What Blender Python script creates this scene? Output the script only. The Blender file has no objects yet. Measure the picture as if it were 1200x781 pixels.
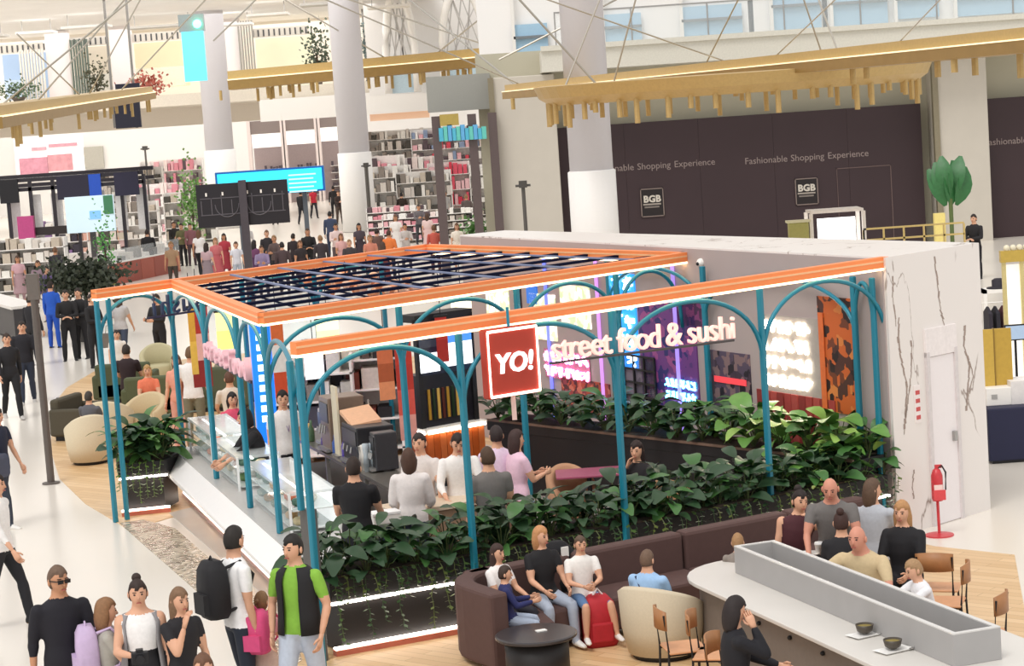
import bpy, bmesh, math, random
import numpy as np
from mathutils import Vector, Matrix

# ---------------------------------------------------------------- camera, world, sun, exposure
S = bpy.context.scene
COL = S.collection
FPX, CAM_H, ROLL = 2500.0, 5.4, 0.068
PITCH = math.atan((390.5 - 123) * math.cos(ROLL) / FPX)
_fw = np.array([0, math.cos(PITCH), -math.sin(PITCH)])
_u0 = np.array([0, math.sin(PITCH), math.cos(PITCH)])
_rt = math.cos(ROLL) * np.array([1, 0, 0]) - math.sin(ROLL) * _u0
_up = math.cos(ROLL) * _u0 + math.sin(ROLL) * np.array([1, 0, 0])
_cp = np.array([0, 0, CAM_H])
cam_data = bpy.data.cameras.new('camera')
cam = bpy.data.objects.new('camera', cam_data)
COL.objects.link(cam)
cam_data.sensor_width = 36.0
cam_data.lens = FPX / 1200 * 36
cam_data.clip_end = 600
mw = Matrix.Identity(4)
for i in range(3):
    mw[i][0], mw[i][1], mw[i][2], mw[i][3] = _rt[i], _up[i], -_fw[i], _cp[i]
cam.matrix_world = mw
S.camera = cam
world = bpy.data.worlds.new('world')
S.world = world
world.use_nodes = True
world.node_tree.nodes['Background'].inputs[0].default_value = (1.0, 0.985, 0.97, 1)
world.node_tree.nodes['Background'].inputs[1].default_value = 0.85
sun_d = bpy.data.lights.new('skylight_sun', 'SUN')
sun_d.energy = 1.4
sun_d.angle = math.radians(25)
sun_d.color = (1, 0.97, 0.93)
sun = bpy.data.objects.new('skylight_sun', sun_d)
sun.rotation_euler = (math.radians(28), math.radians(-18), 0)
COL.objects.link(sun)
S.view_settings.view_transform = 'Standard'
S.view_settings.look = 'None'
S.view_settings.gamma = 1
S.view_settings.use_curve_mapping = False
S.view_settings.exposure = 0.13
far_d = bpy.data.lights.new('far_fill_light', 'AREA')   # added area light that brightens the far shops
far_d.shape = 'RECTANGLE'; far_d.size = 36; far_d.size_y = 56; far_d.energy = 9000
far_l = bpy.data.objects.new('far_fill_light', far_d); far_l.location = (-24, 119, 11.15)
COL.objects.link(far_l)
rnd = random.Random(7)

# ---------------------------------------------------------------- helpers
def G(x, y, z=0.0):
    "photo point on the horizontal plane at height z"
    d = _fw * FPX + _rt * (x - 600) - _up * (y - 390.5)
    return Vector(_cp + d * ((z - CAM_H) / d[2]))
def GY(x, y, Y):
    "photo point at distance Y down the hall"
    d = _fw * FPX + _rt * (x - 600) - _up * (y - 390.5)
    return Vector(_cp + d * (Y / d[1]))
def GP(x, y, p, n):
    "photo point on the vertical plane through p with normal n"
    d = Vector(_fw * FPX + _rt * (x - 600) - _up * (y - 390.5))
    c = Vector(_cp)
    return c + d * ((Vector(p) - c).dot(Vector(n)) / d.dot(Vector(n)))
def lin(h):
    h = h.lstrip('#')
    return tuple((lambda c: c / 12.92 if c <= .04045 else ((c + .055) / 1.055) ** 2.4)(int(h[i:i + 2], 16) / 255) for i in (0, 2, 4))
_M = {}
def M(hexc, rough=.55, metal=0, emit=0, var=.12, scale=18, bump=0, alpha=1, trans=0):
    "procedural material: base colour varied by noise"
    key = (hexc, rough, metal, emit, var, scale, bump, alpha, trans)
    if key in _M: return _M[key]
    m = bpy.data.materials.new('mat_' + hexc.lstrip('#'))
    m.use_nodes = True
    nt = m.node_tree
    b = nt.nodes['Principled BSDF']
    c = lin(hexc)
    n = nt.nodes.new('ShaderNodeTexNoise'); n.inputs['Scale'].default_value = scale; n.inputs['Detail'].default_value = 3
    tc = nt.nodes.new('ShaderNodeTexCoord'); nt.links.new(tc.outputs['Object'], n.inputs['Vector'])
    mx = nt.nodes.new('ShaderNodeMix'); mx.data_type = 'RGBA'
    mx.inputs[6].default_value = tuple(max(0, k * (1 - var)) for k in c) + (1,)
    mx.inputs[7].default_value = tuple(min(1, k * (1 + var)) for k in c) + (1,)
    nt.links.new(n.outputs['Fac'], mx.inputs[0]); nt.links.new(mx.outputs[2], b.inputs['Base Color'])
    b.inputs['Roughness'].default_value = rough; b.inputs['Metallic'].default_value = metal
    if emit:
        b.inputs['Emission Color'].default_value = c + (1,); b.inputs['Emission Strength'].default_value = emit
    if alpha < 1: b.inputs['Alpha'].default_value = alpha
    if trans: b.inputs['Transmission Weight'].default_value = trans
    if bump:
        bp = nt.nodes.new('ShaderNodeBump'); bp.inputs['Strength'].default_value = bump; bp.inputs['Distance'].default_value = .02
        nt.links.new(n.outputs['Fac'], bp.inputs['Height']); nt.links.new(bp.outputs[0], b.inputs['Normal'])
    _M[key] = m
    return m
def nodes_of(m): return m.node_tree.nodes, m.node_tree.links, m.node_tree.nodes['Principled BSDF']

class MB:
    "collects shapes, then links them as one mesh object"
    def __init__(s): s.v = []; s.f = []; s.m = []
    def add(s, vs, fs, mi=0):
        o = len(s.v); s.v += [tuple(p) for p in vs]
        s.f += [tuple(i + o for i in f) for f in fs]; s.m += [mi] * len(fs)
        return s
    def hexa(s, p, mi=0):
        return s.add(p, [(0, 3, 2, 1), (4, 5, 6, 7), (0, 1, 5, 4), (1, 2, 6, 5), (2, 3, 7, 6), (3, 0, 4, 7)], mi)
    def box(s, x0, x1, y0, y1, z0, z1, mi=0):
        return s.hexa([(x0, y0, z0), (x1, y0, z0), (x1, y1, z0), (x0, y1, z0), (x0, y0, z1), (x1, y0, z1), (x1, y1, z1), (x0, y1, z1)], mi)
    def bar(s, a, b, w, h, mi=0, up=(0, 0, 1)):
        a, b = Vector(a), Vector(b); d = (b - a).normalized(); u = Vector(up)
        r = d.cross(u)
        if r.length < 1e-5: r = d.cross(Vector((0, 1, 0)))
        r.normalize(); u = r.cross(d); r *= w / 2; u *= h / 2
        return s.hexa([a - r - u, a + r - u, b + r - u, b - r - u, a - r + u, a + r + u, b + r + u, b - r + u], mi)
    def prism(s, poly, z0, z1, mi=0):
        n = len(poly)
        vs = [(p[0], p[1], z0) for p in poly] + [(p[0], p[1], z1) for p in poly]
        fs = [tuple(range(n - 1, -1, -1)), tuple(range(n, 2 * n))] + [(i, (i + 1) % n, (i + 1) % n + n, i + n) for i in range(n)]
        return s.add(vs, fs, mi)
    def loft(s, rings, mi=0, cap=True):
        n = len(rings[0]); vs = [p for r in rings for p in r]; fs = []
        for k in range(len(rings) - 1):
            for i in range(n):
                j = (i + 1) % n
                fs.append((k * n + i, k * n + j, (k + 1) * n + j, (k + 1) * n + i))
        if cap: fs += [tuple(range(n - 1, -1, -1)), tuple(range((len(rings) - 1) * n, len(rings) * n))]
        return s.add(vs, fs, mi)
    def tube(s, pts, r, n=8, mi=0):
        pts = [Vector(p) for p in pts]; rr = r if isinstance(r, (list, tuple)) else [r] * len(pts); rings = []
        for i, p in enumerate(pts):
            d = (pts[min(i + 1, len(pts) - 1)] - pts[max(i - 1, 0)]).normalized()
            a = d.cross(Vector((0, 0, 1)))
            if a.length < .05: a = d.cross(Vector((0, 1, 0)))
            a.normalize(); b = a.cross(d)
            rings.append([p + (a * math.cos(t) + b * math.sin(t)) * rr[i] for t in (2 * math.pi * k / n for k in range(n))])
        return s.loft(rings, mi)
    def lathe(s, prof, c=(0, 0), n=20, mi=0, sx=1, sy=1):
        return s.loft([[(c[0] + r * sx * math.cos(2 * math.pi * k / n), c[1] + r * sy * math.sin(2 * math.pi * k / n), z) for k in range(n)] for r, z in prof], mi)
    def ball(s, c, r, n=12, m=8, mi=0):
        rx, ry, rz = r if isinstance(r, (list, tuple)) else (r, r, r); c = Vector(c)
        vs = [c + Vector((0, 0, -rz))]; fs = []
        for k in range(1, m):
            a = -math.pi / 2 + math.pi * k / m
            vs += [c + Vector((rx * math.cos(a) * math.cos(2 * math.pi * i / n), ry * math.cos(a) * math.sin(2 * math.pi * i / n), rz * math.sin(a))) for i in range(n)]
        vs.append(c + Vector((0, 0, rz))); t = len(vs) - 1
        for i in range(n):
            j = (i + 1) % n
            fs.append((0, 1 + j, 1 + i)); fs.append((t, t - n + i, t - n + j))
            for k in range(m - 2): fs.append((1 + k * n + i, 1 + k * n + j, 1 + (k + 1) * n + j, 1 + (k + 1) * n + i))
        return s.add(vs, fs, mi)
    def mesh(s, name, mats, smooth=False):
        me = bpy.data.meshes.new(name); me.from_pydata([tuple(p) for p in s.v], [], s.f)
        for m in (mats if isinstance(mats, (list, tuple)) else [mats]): me.materials.append(m)
        if any(s.m): me.polygons.foreach_set('material_index', s.m)
        if smooth: me.shade_smooth()
        me.update(); return me
    def build(s, name, mats, parent=None, smooth=False, bevel=0, loc=None, rz=0, label=None):
        bm_ = s.mesh(name, mats, smooth); o = bpy.data.objects.new(name, bm_); COL.objects.link(o)
        return fin(o, parent, bevel, loc, rz, label, smooth)
def tag(o, label, cat, group=None, kind=None):
    if label: o['label'] = label
    if cat: o['category'] = cat
    if group: o['group'] = group
    if kind: o['kind'] = kind
    return o
def thing(name, label, cat, loc=(0, 0, 0), rz=0, group=None):
    o = bpy.data.objects.new(name, None); COL.objects.link(o); o.empty_display_size = .1
    o.location = loc; o.rotation_euler.z = rz
    return tag(o, label, cat, group)
def struct(o, label=None, cat=None):
    o['kind'] = 'structure'
    if label: o['label'] = label
    if cat: o['category'] = cat
    return o
def child(name, mesh, parent, mat=None):
    "a copy of shared mesh data under parent, in the parent's own frame"
    o = bpy.data.objects.new(name, mesh); COL.objects.link(o); o.parent = parent
    if mat is not None: o.matrix_local = mat
    return o
def text_mesh(txt, size, mat, depth=.01, shear=0, bold=0, align='CENTER'):
    cu = bpy.data.curves.new('t', 'FONT'); cu.body = txt; cu.size = size; cu.extrude = depth; cu.shear = shear; cu.offset = bold
    cu.align_x = align; cu.align_y = 'BOTTOM_BASELINE'; cu.resolution_u = 3
    o = bpy.data.objects.new('t', cu); COL.objects.link(o)
    dg = bpy.context.evaluated_depsgraph_get(); dg.update()
    me = bpy.data.meshes.new_from_object(o.evaluated_get(dg)); bpy.data.objects.remove(o); bpy.data.curves.remove(cu)
    me.materials.clear(); me.materials.append(mat); return me
def frame(o, right, up=(0, 0, 1)):
    "matrix with text x along right, text y along up"
    r = Vector(right).normalized(); u = Vector(up); n = r.cross(u).normalized()
    m = Matrix.Identity(4)
    for i in range(3): m[i][0], m[i][1], m[i][2], m[i][3] = r[i], u[i], n[i], o[i]
    return m
def put_text(name, txt, size, mat, o, right, parent=None, **k):
    me = text_mesh(txt, size, mat, **k); me.name = name
    ob = bpy.data.objects.new(name, me); COL.objects.link(ob); mt = frame(o, right)
    if parent is not None:
        ob.parent = parent; ob.matrix_parent_inverse = wm(parent).inverted()
    ob.matrix_basis = mt
    return ob
def wm(o):
    m = o.matrix_basis if False else Matrix.Translation(o.location) @ o.rotation_euler.to_matrix().to_4x4()
    if o.parent: m = wm(o.parent) @ o.matrix_parent_inverse @ m
    return m
def fin(o, parent=None, bevel=0, loc=None, rz=0, label=None, smooth=False):
    if loc is not None: o.location = loc
    if rz: o.rotation_euler.z = rz
    if parent is not None:
        o.parent = parent
        if loc is None: o.matrix_parent_inverse = wm(parent).inverted()
    if bevel:
        md = o.modifiers.new('bevel', 'BEVEL'); md.width = bevel; md.segments = 2; md.limit_method = 'ANGLE'
    if label: o['label'] = label
    return o
def lerp(a, b, t): return Vector(a) + (Vector(b) - Vector(a)) * t
def V2(v, z): return Vector((v[0], v[1], z))
# ---------------------------------------------------------------- setting
def floor_mat():
    m = M('#e3dcd2', .24, 0, 0, .035, .35)
    ns, ln, b = nodes_of(m)
    br = ns.new('ShaderNodeTexBrick'); tc = ns.new('ShaderNodeTexCoord'); ln.new(tc.outputs['Object'], br.inputs['Vector'])
    br.inputs['Scale'].default_value = 1; br.offset = 0
    br.inputs['Brick Width'].default_value = 1.2; br.inputs['Row Height'].default_value = 1.2; br.inputs['Mortar Size'].default_value = .006
    bp = ns.new('ShaderNodeBump'); bp.inputs['Strength'].default_value = .12; bp.inputs['Distance'].default_value = .004; bp.invert = True
    ln.new(br.outputs['Fac'], bp.inputs['Height']); ln.new(bp.outputs[0], b.inputs['Normal'])
    return m
def wood_mat():
    m = M('#dcb98c', .4, 0, 0, .1, 3); ns, ln, b = nodes_of(m)
    br = ns.new('ShaderNodeTexBrick'); tc = ns.new('ShaderNodeTexCoord'); mp = ns.new('ShaderNodeMapping'); mp.inputs['Rotation'].default_value[2] = .7
    ln.new(tc.outputs['Object'], mp.inputs[0]); ln.new(mp.outputs[0], br.inputs['Vector'])
    br.inputs['Scale'].default_value = 1; br.inputs['Brick Width'].default_value = 1.1; br.inputs['Row Height'].default_value = .14; br.inputs['Mortar Size'].default_value = .004
    br.inputs['Color1'].default_value = lin('#e0bf94') + (1,); br.inputs['Color2'].default_value = lin('#d0ab7c') + (1,); br.inputs['Mortar'].default_value = lin('#b08c60') + (1,)
    ln.new(br.outputs['Color'], b.inputs['Base Color'])
    return m
def mosaic_mat():
    m = M('#a89a84', .12, 0, 0, .3, 40); ns, ln, b = nodes_of(m)
    vo = ns.new('ShaderNodeTexVoronoi'); vo.inputs['Scale'].default_value = 13; tc = ns.new('ShaderNodeTexCoord'); ln.new(tc.outputs['Object'], vo.inputs['Vector'])
    rp = ns.new('ShaderNodeValToRGB'); ln.new(vo.outputs['Color'], rp.inputs[0])
    rp.color_ramp.elements[0].color = lin('#6e6353') + (1,); rp.color_ramp.elements[1].color = lin('#d8cbb4') + (1,)
    ln.new(rp.outputs[0], b.inputs['Base Color'])
    bp = ns.new('ShaderNodeBump'); bp.inputs['Strength'].default_value = .6; bp.inputs['Distance'].default_value = .03; ln.new(vo.outputs['Distance'], bp.inputs['Height']); ln.new(bp.outputs[0], b.inputs['Normal'])
    return m
def marble_mat():
    m = M('#e6e0db', .3, 0, 0, .03, 2); ns, ln, b = nodes_of(m)
    tc = ns.new('ShaderNodeTexCoord'); mp = ns.new('ShaderNodeMapping'); mp.inputs['Scale'].default_value = (1.1, 1.1, .33); ln.new(tc.outputs['Object'], mp.inputs[0])
    n = ns.new('ShaderNodeTexNoise'); n.inputs['Scale'].default_value = 1.0; n.inputs['Detail'].default_value = 6; n.inputs['Distortion'].default_value = .9; ln.new(mp.outputs[0], n.inputs['Vector'])
    s = ns.new('ShaderNodeMath'); s.operation = 'SUBTRACT'; s.inputs[1].default_value = .5; ln.new(n.outputs['Fac'], s.inputs[0])
    a = ns.new('ShaderNodeMath'); a.operation = 'ABSOLUTE'; ln.new(s.outputs[0], a.inputs[0])
    rp = ns.new('ShaderNodeValToRGB'); ln.new(a.outputs[0], rp.inputs[0])
    rp.color_ramp.elements[0].color = lin('#8d7a70') + (1,); rp.color_ramp.elements[0].position = 0
    rp.color_ramp.elements[1].color = lin('#e9e3df') + (1,); rp.color_ramp.elements[1].position = .009
    n2 = ns.new('ShaderNodeTexNoise'); n2.inputs['Scale'].default_value = 1.3; ln.new(tc.outputs['Object'], n2.inputs['Vector'])
    r2 = ns.new('ShaderNodeValToRGB'); r2.color_ramp.elements[0].position = .52; r2.color_ramp.elements[1].position = .6; ln.new(n2.outputs['Fac'], r2.inputs[0])
    mx = ns.new('ShaderNodeMix'); mx.data_type = 'RGBA'; ln.new(r2.outputs[0], mx.inputs[0]); mx.inputs[6].default_value = lin('#e9e3df') + (1,); ln.new(rp.outputs[0], mx.inputs[7])
    ln.new(mx.outputs[2], b.inputs['Base Color'])
    return m
FLOOR, WOOD, MOS, MARBLE = floor_mat(), wood_mat(), mosaic_mat(), marble_mat()
WHITE = M('#f2efea', .5, var=.03); OFFW = M('#e4ded4', .6, var=.04); BEIGE = M('#c9c1b4', .7, var=.05, scale=2); CHAR = M('#4d4a4b', .5)
GOLD = M('#9c7d48', .45, .35, var=.15, scale=3); GOLDL = M('#bfa26a', .45, .3, var=.12); DARKM = M('#26242a', .4); BLACK = M('#17161a', .5)
GLASS = M('#eef6f8', .05, alpha=.18, var=.01); BLUEG = M('#a9cde6', .15, var=.05)
TEAL = M('#1c7f97', .35, .1, var=.06); ORANGE = M('#ff9152', .5, var=.06, scale=6); LEDW = M('#ffe0b4', .5, emit=3, var=.0)
LEDC = M('#fff4e6', .5, emit=9, var=0); STEEL = M('#a9a8a6', .35, .7)

struct(MB().box(-90, 90, -20, 190, -.2, 0).build('floor', FLOOR), 'polished white stone concourse floor', 'floor')
wood_px = [(78, 455), (66, 470), (60, 490), (60, 530), (70, 562), (100, 591), (140, 615), (150, 622), (205, 606), (345, 722), (352, 770), (338, 800), (345, 900), (1235, 900), (1206, 745), (1189, 651), (1095, 641), (1030, 625), (1000, 540), (760, 460), (520, 420), (330, 410), (180, 425), (110, 436)]
struct(MB().prism([G(*p)[:2] for p in wood_px][::-1], 0, .006).build('floor_wood', WOOD), 'pale oak floor around the food kiosk', 'floor')
struct(MB().prism([G(*p)[:2] for p in [(140, 614), (168, 610), (205, 620), (346, 742), (354, 775), (330, 792), (240, 702)]][::-1], 0, .009).build('floor_mosaic', MOS), 'glittering pebble mosaic strip beside the counter', 'floor')

struct(MB().prism([(-2.2, 21.6), (4.0, 25.2), (-.9, 34.6), (-5.0, 29.7)], 0, .012).build('floor_kiosk', M('#b9b2ab', .35, var=.08, scale=2)), 'grey tiled floor inside the kiosk', 'floor')
# kiosk service block
W0, R0, RB, WB = Vector((4.42, 24.9)), Vector((5.8, 26.15)), Vector((0.0, 35.6)), Vector((-.75, 35.1))
WD = (WB - W0).normalized(); WN = Vector((-WD.y, WD.x)) if Vector((-WD.y, WD.x)).x < 0 else Vector((WD.y, -WD.x))
WH = 3.33
blk = MB().prism([W0, R0, RB, WB], 0, WH).build('wall_kiosk', [MARBLE])
struct(blk, 'white marble service block closing the kiosk', 'wall')
ED = (R0 - W0).normalized(); EN = Vector((ED.y, -ED.x))
def ew(t, z, off=0): return V2(W0 + ED * t + EN * off, z)
def slab_on(face, t0, t1, z0, z1, o0, o1, name, mat, parent=None, bevel=0):
    return MB().hexa([face(t0, z0, o1), face(t1, z0, o1), face(t1, z0, o0), face(t0, z0, o0), face(t0, z1, o1), face(t1, z1, o1), face(t1, z1, o0), face(t0, z1, o0)]).build(name, mat, parent, bevel=bevel)
dr = slab_on(ew, .72, 1.22, .01, 2.05, -.02, .015, 'door_1', M('#efe9ea', .35, var=.02)); struct(dr, 'white flush door in the end of the marble block', 'door')
for a, b, z0, z1 in ((.66, .72, 0, 2.12), (1.22, 1.28, 0, 2.12)): slab_on(ew, a, b, z0, z1, -.02, .035, 'door_frame', M('#d9d2d2', .4), dr)
slab_on(ew, .66, 1.28, 2.06, 2.4, -.02, .03, 'transom_panel', M('#eee7e6', .4), dr)
slab_on(ew, 1.12, 1.17, .98, 1.1, .015, .06, 'door_handle', STEEL, dr)
ws = slab_on(ew, .42, .53, 1.3, 1.75, 0, .012, 'notice_sticker', M('#efe6e4', .5)); tag(ws, 'small red and white notice stuck beside the white door', 'notice')
for k in range(4): slab_on(ew, .435, .515, 1.34 + k * .1, 1.39 + k * .1, .012, .015, 'red_print', M('#c85050', .5), ws)
r_ = random.Random(12)
for pts_, w_ in (([(.95, 3.25), (.99, 2.9), (1.02, 2.6), (1.1, 2.35)], .016), ([(.2, 2.6), (.17, 2.3), (.22, 2.05), (.3, 1.75), (.24, 1.45), (.2, 1.2)], .02), ([(.42, 2.3), (.4, 2.0), (.33, 1.7), (.24, 1.4)], .014), ([(.12, 3.1), (.1, 2.85), (.14, 2.5)], .012), ([(1.5, 2.35), (1.46, 2.1), (1.56, 1.85), (1.5, 1.55), (1.44, 1.3)], .02), ([(1.56, 1.9), (1.62, 1.7), (1.52, 1.5)], .012), ([(.35, .75), (.3, .55), (.33, .4)], .012)):
    mb = MB()
    for (t0, z0), (t1, z1) in zip(pts_, pts_[1:]):
        for k in range(4):
            a_ = (t0 + (t1 - t0) * k / 4 + r_.uniform(-.012, .012), z0 + (z1 - z0) * k / 4); b_ = (t0 + (t1 - t0) * (k + 1) / 4 + r_.uniform(-.012, .012), z0 + (z1 - z0) * (k + 1) / 4); ww = w_ * r_.uniform(.4, 1.2)
            mb.add([ew(a_[0] - ww, a_[1], .002), ew(a_[0] + ww, a_[1], .002), ew(b_[0] + ww, b_[1], .002), ew(b_[0] - ww, b_[1], .002)], [(0, 1, 2, 3)])
    mb.build('stone_vein', M('#9c8a80', .4, var=.3), blk)['kind'] = 'stuff'
def kw(s, z, off=0): return V2(W0 + WD * s + WN * off, z)
def kpx(x, y, off=0):
    "photo point -> (along wall, height) on the inner face of the service block"
    p = GP(x, y, V2(W0 + WN * off, 0), V2(WN, 0)); return (Vector(p[:2]) - W0).dot(WD), p.z

# far walls and upper floor
def flat(name, x0, y0, x1, y1, Y, th, mat, lab=None, cat=None, **k):
    "upright slab whose front shows between two photo corners at distance Y"
    xm, ym = (x0 + x1) / 2, (y0 + y1) / 2
    o = MB().box(GY(x0, ym, Y).x, GY(x1, ym, Y).x, Y, Y + th, GY(xm, y1, Y).z, GY(xm, y0, Y).z).build(name, mat, **k)
    if lab: tag(o, lab, cat)
    return o
struct(MB().box(-70, 60, 150, 150.5, -.1, 30).build('wall_back', M('#f3f0ec', .6, var=.02)), 'far white wall of the hall', 'wall')
struct(MB().box(-40, -39.5, 60, 150, -.1, 30).build('wall_left', M('#f1ede8', .6, var=.02)), 'white side wall far on the left', 'wall')
HY = 70
struct(MB().box(-.6, 60, HY + .3, HY + .8, -.1, 7.1).build('wall_right', M('#bdb8a4', .7, var=.05, scale=1)), 'beige mezzanine fascia behind the dark hoarding', 'wall')
struct(MB().box(1.5, 60, HY - 2.5, HY + .9, 6.35, 7.0).box(1.5, 60, HY - 2.6, HY - 2.4, 7.0, 7.16).build('trim_1', [M('#d5d2c6', .6)]), 'pale slab edge of the upper floor', 'trim')
struct(MB().box(-.5, 60, HY + 9, HY + 9.4, 7, 20).build('wall_upper', M('#f8f6f4', .6, var=.02)), 'white upper storey wall behind the glass balustrade', 'wall')
for n, (x0, x1, y0) in enumerate(((575, 650, 60), (1084, 1146, 60))):
    a, b = GY(x0 + 8, 200, HY), GY(x1 + 5, 200, HY)
    o = MB().box(a.x, b.x, HY - 1.2, HY + .35, -.05, 6.3).build('wall_pier', M('#c9c2b6', .7, var=.05, scale=2), bevel=.03)
    struct(o, ('pale stone pier left of the dark hoarding', 'pale stone pier between the two dark hoardings')[n], 'pier')
    MB().box(a.x - .12, a.x + .06, HY - 1.3, HY - 1.05, -.05, 6.3).build('edge_trim', M('#8d846e', .5, .3), o)

# columns
def column(x, y, w, Y, lab, collar):
    p = GY(x, y, Y); r = w * Y / FPX / 2
    t = thing('column', lab, 'column', (p.x, Y, 0), 0, 'hall columns')
    MB().lathe([(r, 0), (r, 25)], (0, 0), 32).build('shaft', M('#cfccd0', .6, var=.02), t, smooth=True, loc=(0, 0, 0))
    MB().lathe([(r * 1.0, 0), (r * 1.1, .02), (r * 1.1, collar - .03), (r * 1.02, collar)], (0, 0), 32).build('base_cladding', M('#f4f2f0', .5, var=.02), t, smooth=True, loc=(0, 0, 0))
column(413, 150, 36, 100, 'round pale column rising behind the cyan screen', 3.7)
column(690, 150, 51, 58, 'thick round column in front of the dark hoarding', 3.5)
column(253, 120, 33, 112, 'round pale column left of the storefront doors', 4.1)
# ---------------------------------------------------------------- pergola
ZR = 3.2
L_ = G(112, 345, ZR); C1 = G(206, 333, ZR); C2 = G(308, 373, ZR); C3 = G(803, 301, ZR); C4 = G(500, 291, ZR)
FP = G(349, 408, 3.2); FR = Vector((4.40, 25.0, 3.27))
perg = thing('pergola', 'teal arched steel pergola with glowing orange roof beams around the kiosk', 'pergola', (0, 27, 0))
def beam(a, b, nm='beam', led=True, ext=.0):
    a, b = Vector(a), Vector(b); d = (b - a).normalized(); a = a - d * ext; b = b + d * ext
    o = MB().bar(a, b, .12, .125).build(nm, ORANGE, perg)
    if led: MB().bar(a - Vector((0, 0, .077)), b - Vector((0, 0, .077)), .1, .028).build('light_strip', LEDW, o)
    MB().bar(a + Vector((0, 0, .012)), b + Vector((0, 0, .012)), .126, .022).build('pale_groove', M('#ffc08e', .5), o)
    return o
def post(p, z0=0, zt=None, w=.062):
    p = Vector(p); zt = p.z - .07 if zt is None else zt
    return MB().bar((p.x, p.y, z0), (p.x, p.y, zt), w, w, up=(.7, .7, 0)).build('post', TEAL, perg, bevel=.012)
def arch(a, b, zs=2.25, drop=.12, r=.027, half=None):
    "round-headed arch between two posts"
    a, b = Vector(a), Vector(b); pts = []
    zt = (a.z + b.z) / 2 - drop
    rng = range(0, 25) if half is None else (range(0, 13) if half == 0 else range(12, 25))
    for i in rng:
        t = math.pi * i / 24; f = (1 - math.cos(t)) / 2
        q = lerp(a, b, f); q.z = zs + (zt - zs) * math.sin(t) ** .8
        pts.append(q)
    return MB().tube(pts, r, 8).build('arch', TEAL, perg, smooth=True)
beam(FP, FR, ext=.05)
fpts = [FP] + [V2(G(x, y, 3.2 + .07 * t), 3.2 + .07 * t) for x, y, t in ((533, 380, .27), (702, 353, .5), (875, 328, .76))] + [FR - Vector((.02, -.05, 0))]
fpts = [lerp(FP, FR, (Vector(p) - FP).dot(FR - FP) / (FR - FP).length_squared) for p in fpts]
for i, p in enumerate(fpts): post(p, 0 if i in (0, 4) else .1)
for a, b in zip(fpts, fpts[1:]): arch(a, b)
post(FP + Vector((-.12, .28, 0)), 1.55, 3.05, .06)
MB().bar((FP.x - .06, FP.y + .34, 0), (FP.x - .06, FP.y + .34, 1.55), .16, .1, up=(.7, .7, 0)).build('pillar_base', M('#5c5a58', .5), perg, bevel=.01)
# roof frame
beam(L_, C4, ext=.03); beam(C1, C2); beam(C2, C3, ext=.03); beam(C3, C4)
lrow = [V2(lerp(C1, C2, (Vector(G(x, y, ZR)) - C1).dot(C2 - C1) / (C2 - C1).length_squared), ZR) for x, y in ((196, 330), (233, 345), (272, 360), (308, 373))]
for p in lrow: post(p, .72)
for a, b in zip(lrow, lrow[1:]): arch(a, b, 2.3, .12, .025)
post(L_, 0); post(L_ + Vector((.14, .12, 0)), 0, None, .06); arch(L_, lrow[0], 2.4)
arch(lrow[3], lerp(lrow[3], FP, .98), 2.3) 
row2 = [C2, G(466, 350, ZR), G(608, 330, ZR), G(722, 313, ZR), C3 + Vector((-.1, -.1, 0))]
row2 = [V2(lerp(C2, C3, (Vector(p) - C2).dot(C3 - C2) / (C3 - C2).length_squared), ZR) for p in row2]
for p in row2[1:4]: post(p, 0, None, .065)
for a, b in zip(row2, row2[1:]): arch(a, b, 2.25)
row3 = [lerp(L_, C4, t) for t in (.16, .4, .62, .84)]
for p in row3[1:]: post(p, 0, None, .06)
for a, b in zip(row3[1:], row3[2:]): arch(a, b, 2.3)
wrow = []
for x, y in ((722, 472), (833, 488), (1008, 500)):
    s, z = kpx(x, y, .12); wrow.append(V2(W0 + WD * s + WN * .12, 3.15))
for p in wrow: post(p, 0, 3.1, .065)
wr = [V2(W0 + WD * .12 + WN * .12, 3.15)] + wrow[::-1]
post(wr[0], 0, 3.1, .06)
for a, b in zip(wr, wr[1:]): arch(a, b, 2.35)
NAVY = M('#161a33', .9, var=.1); NAVY.node_tree.nodes['Principled BSDF'].inputs['Specular IOR Level'].default_value = .1
for i in range(1, 9):
    t = i / 9
    MB().bar(lerp(C1, C2, t) - Vector((0, 0, .02)), lerp(C4, C3, t) - Vector((0, 0, .02)), .09, .035).build('slat', NAVY, perg)
for t in (.2, .38, .56, .74, .9):
    MB().bar(lerp(C1, C4, t) + Vector((0, 0, .02)), lerp(C2, C3, t) + Vector((0, 0, .02)), .05, .02).build('cross_bar', M('#7d86a4', .8), perg)
for t in (.12, .29, .47, .65, .82):
    MB().bar(lerp(C1, C4, t) + Vector((0, 0, -.06)), lerp(C2, C3, t) + Vector((0, 0, -.06)), .02, .02).build('wire', NAVY, perg)
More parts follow.
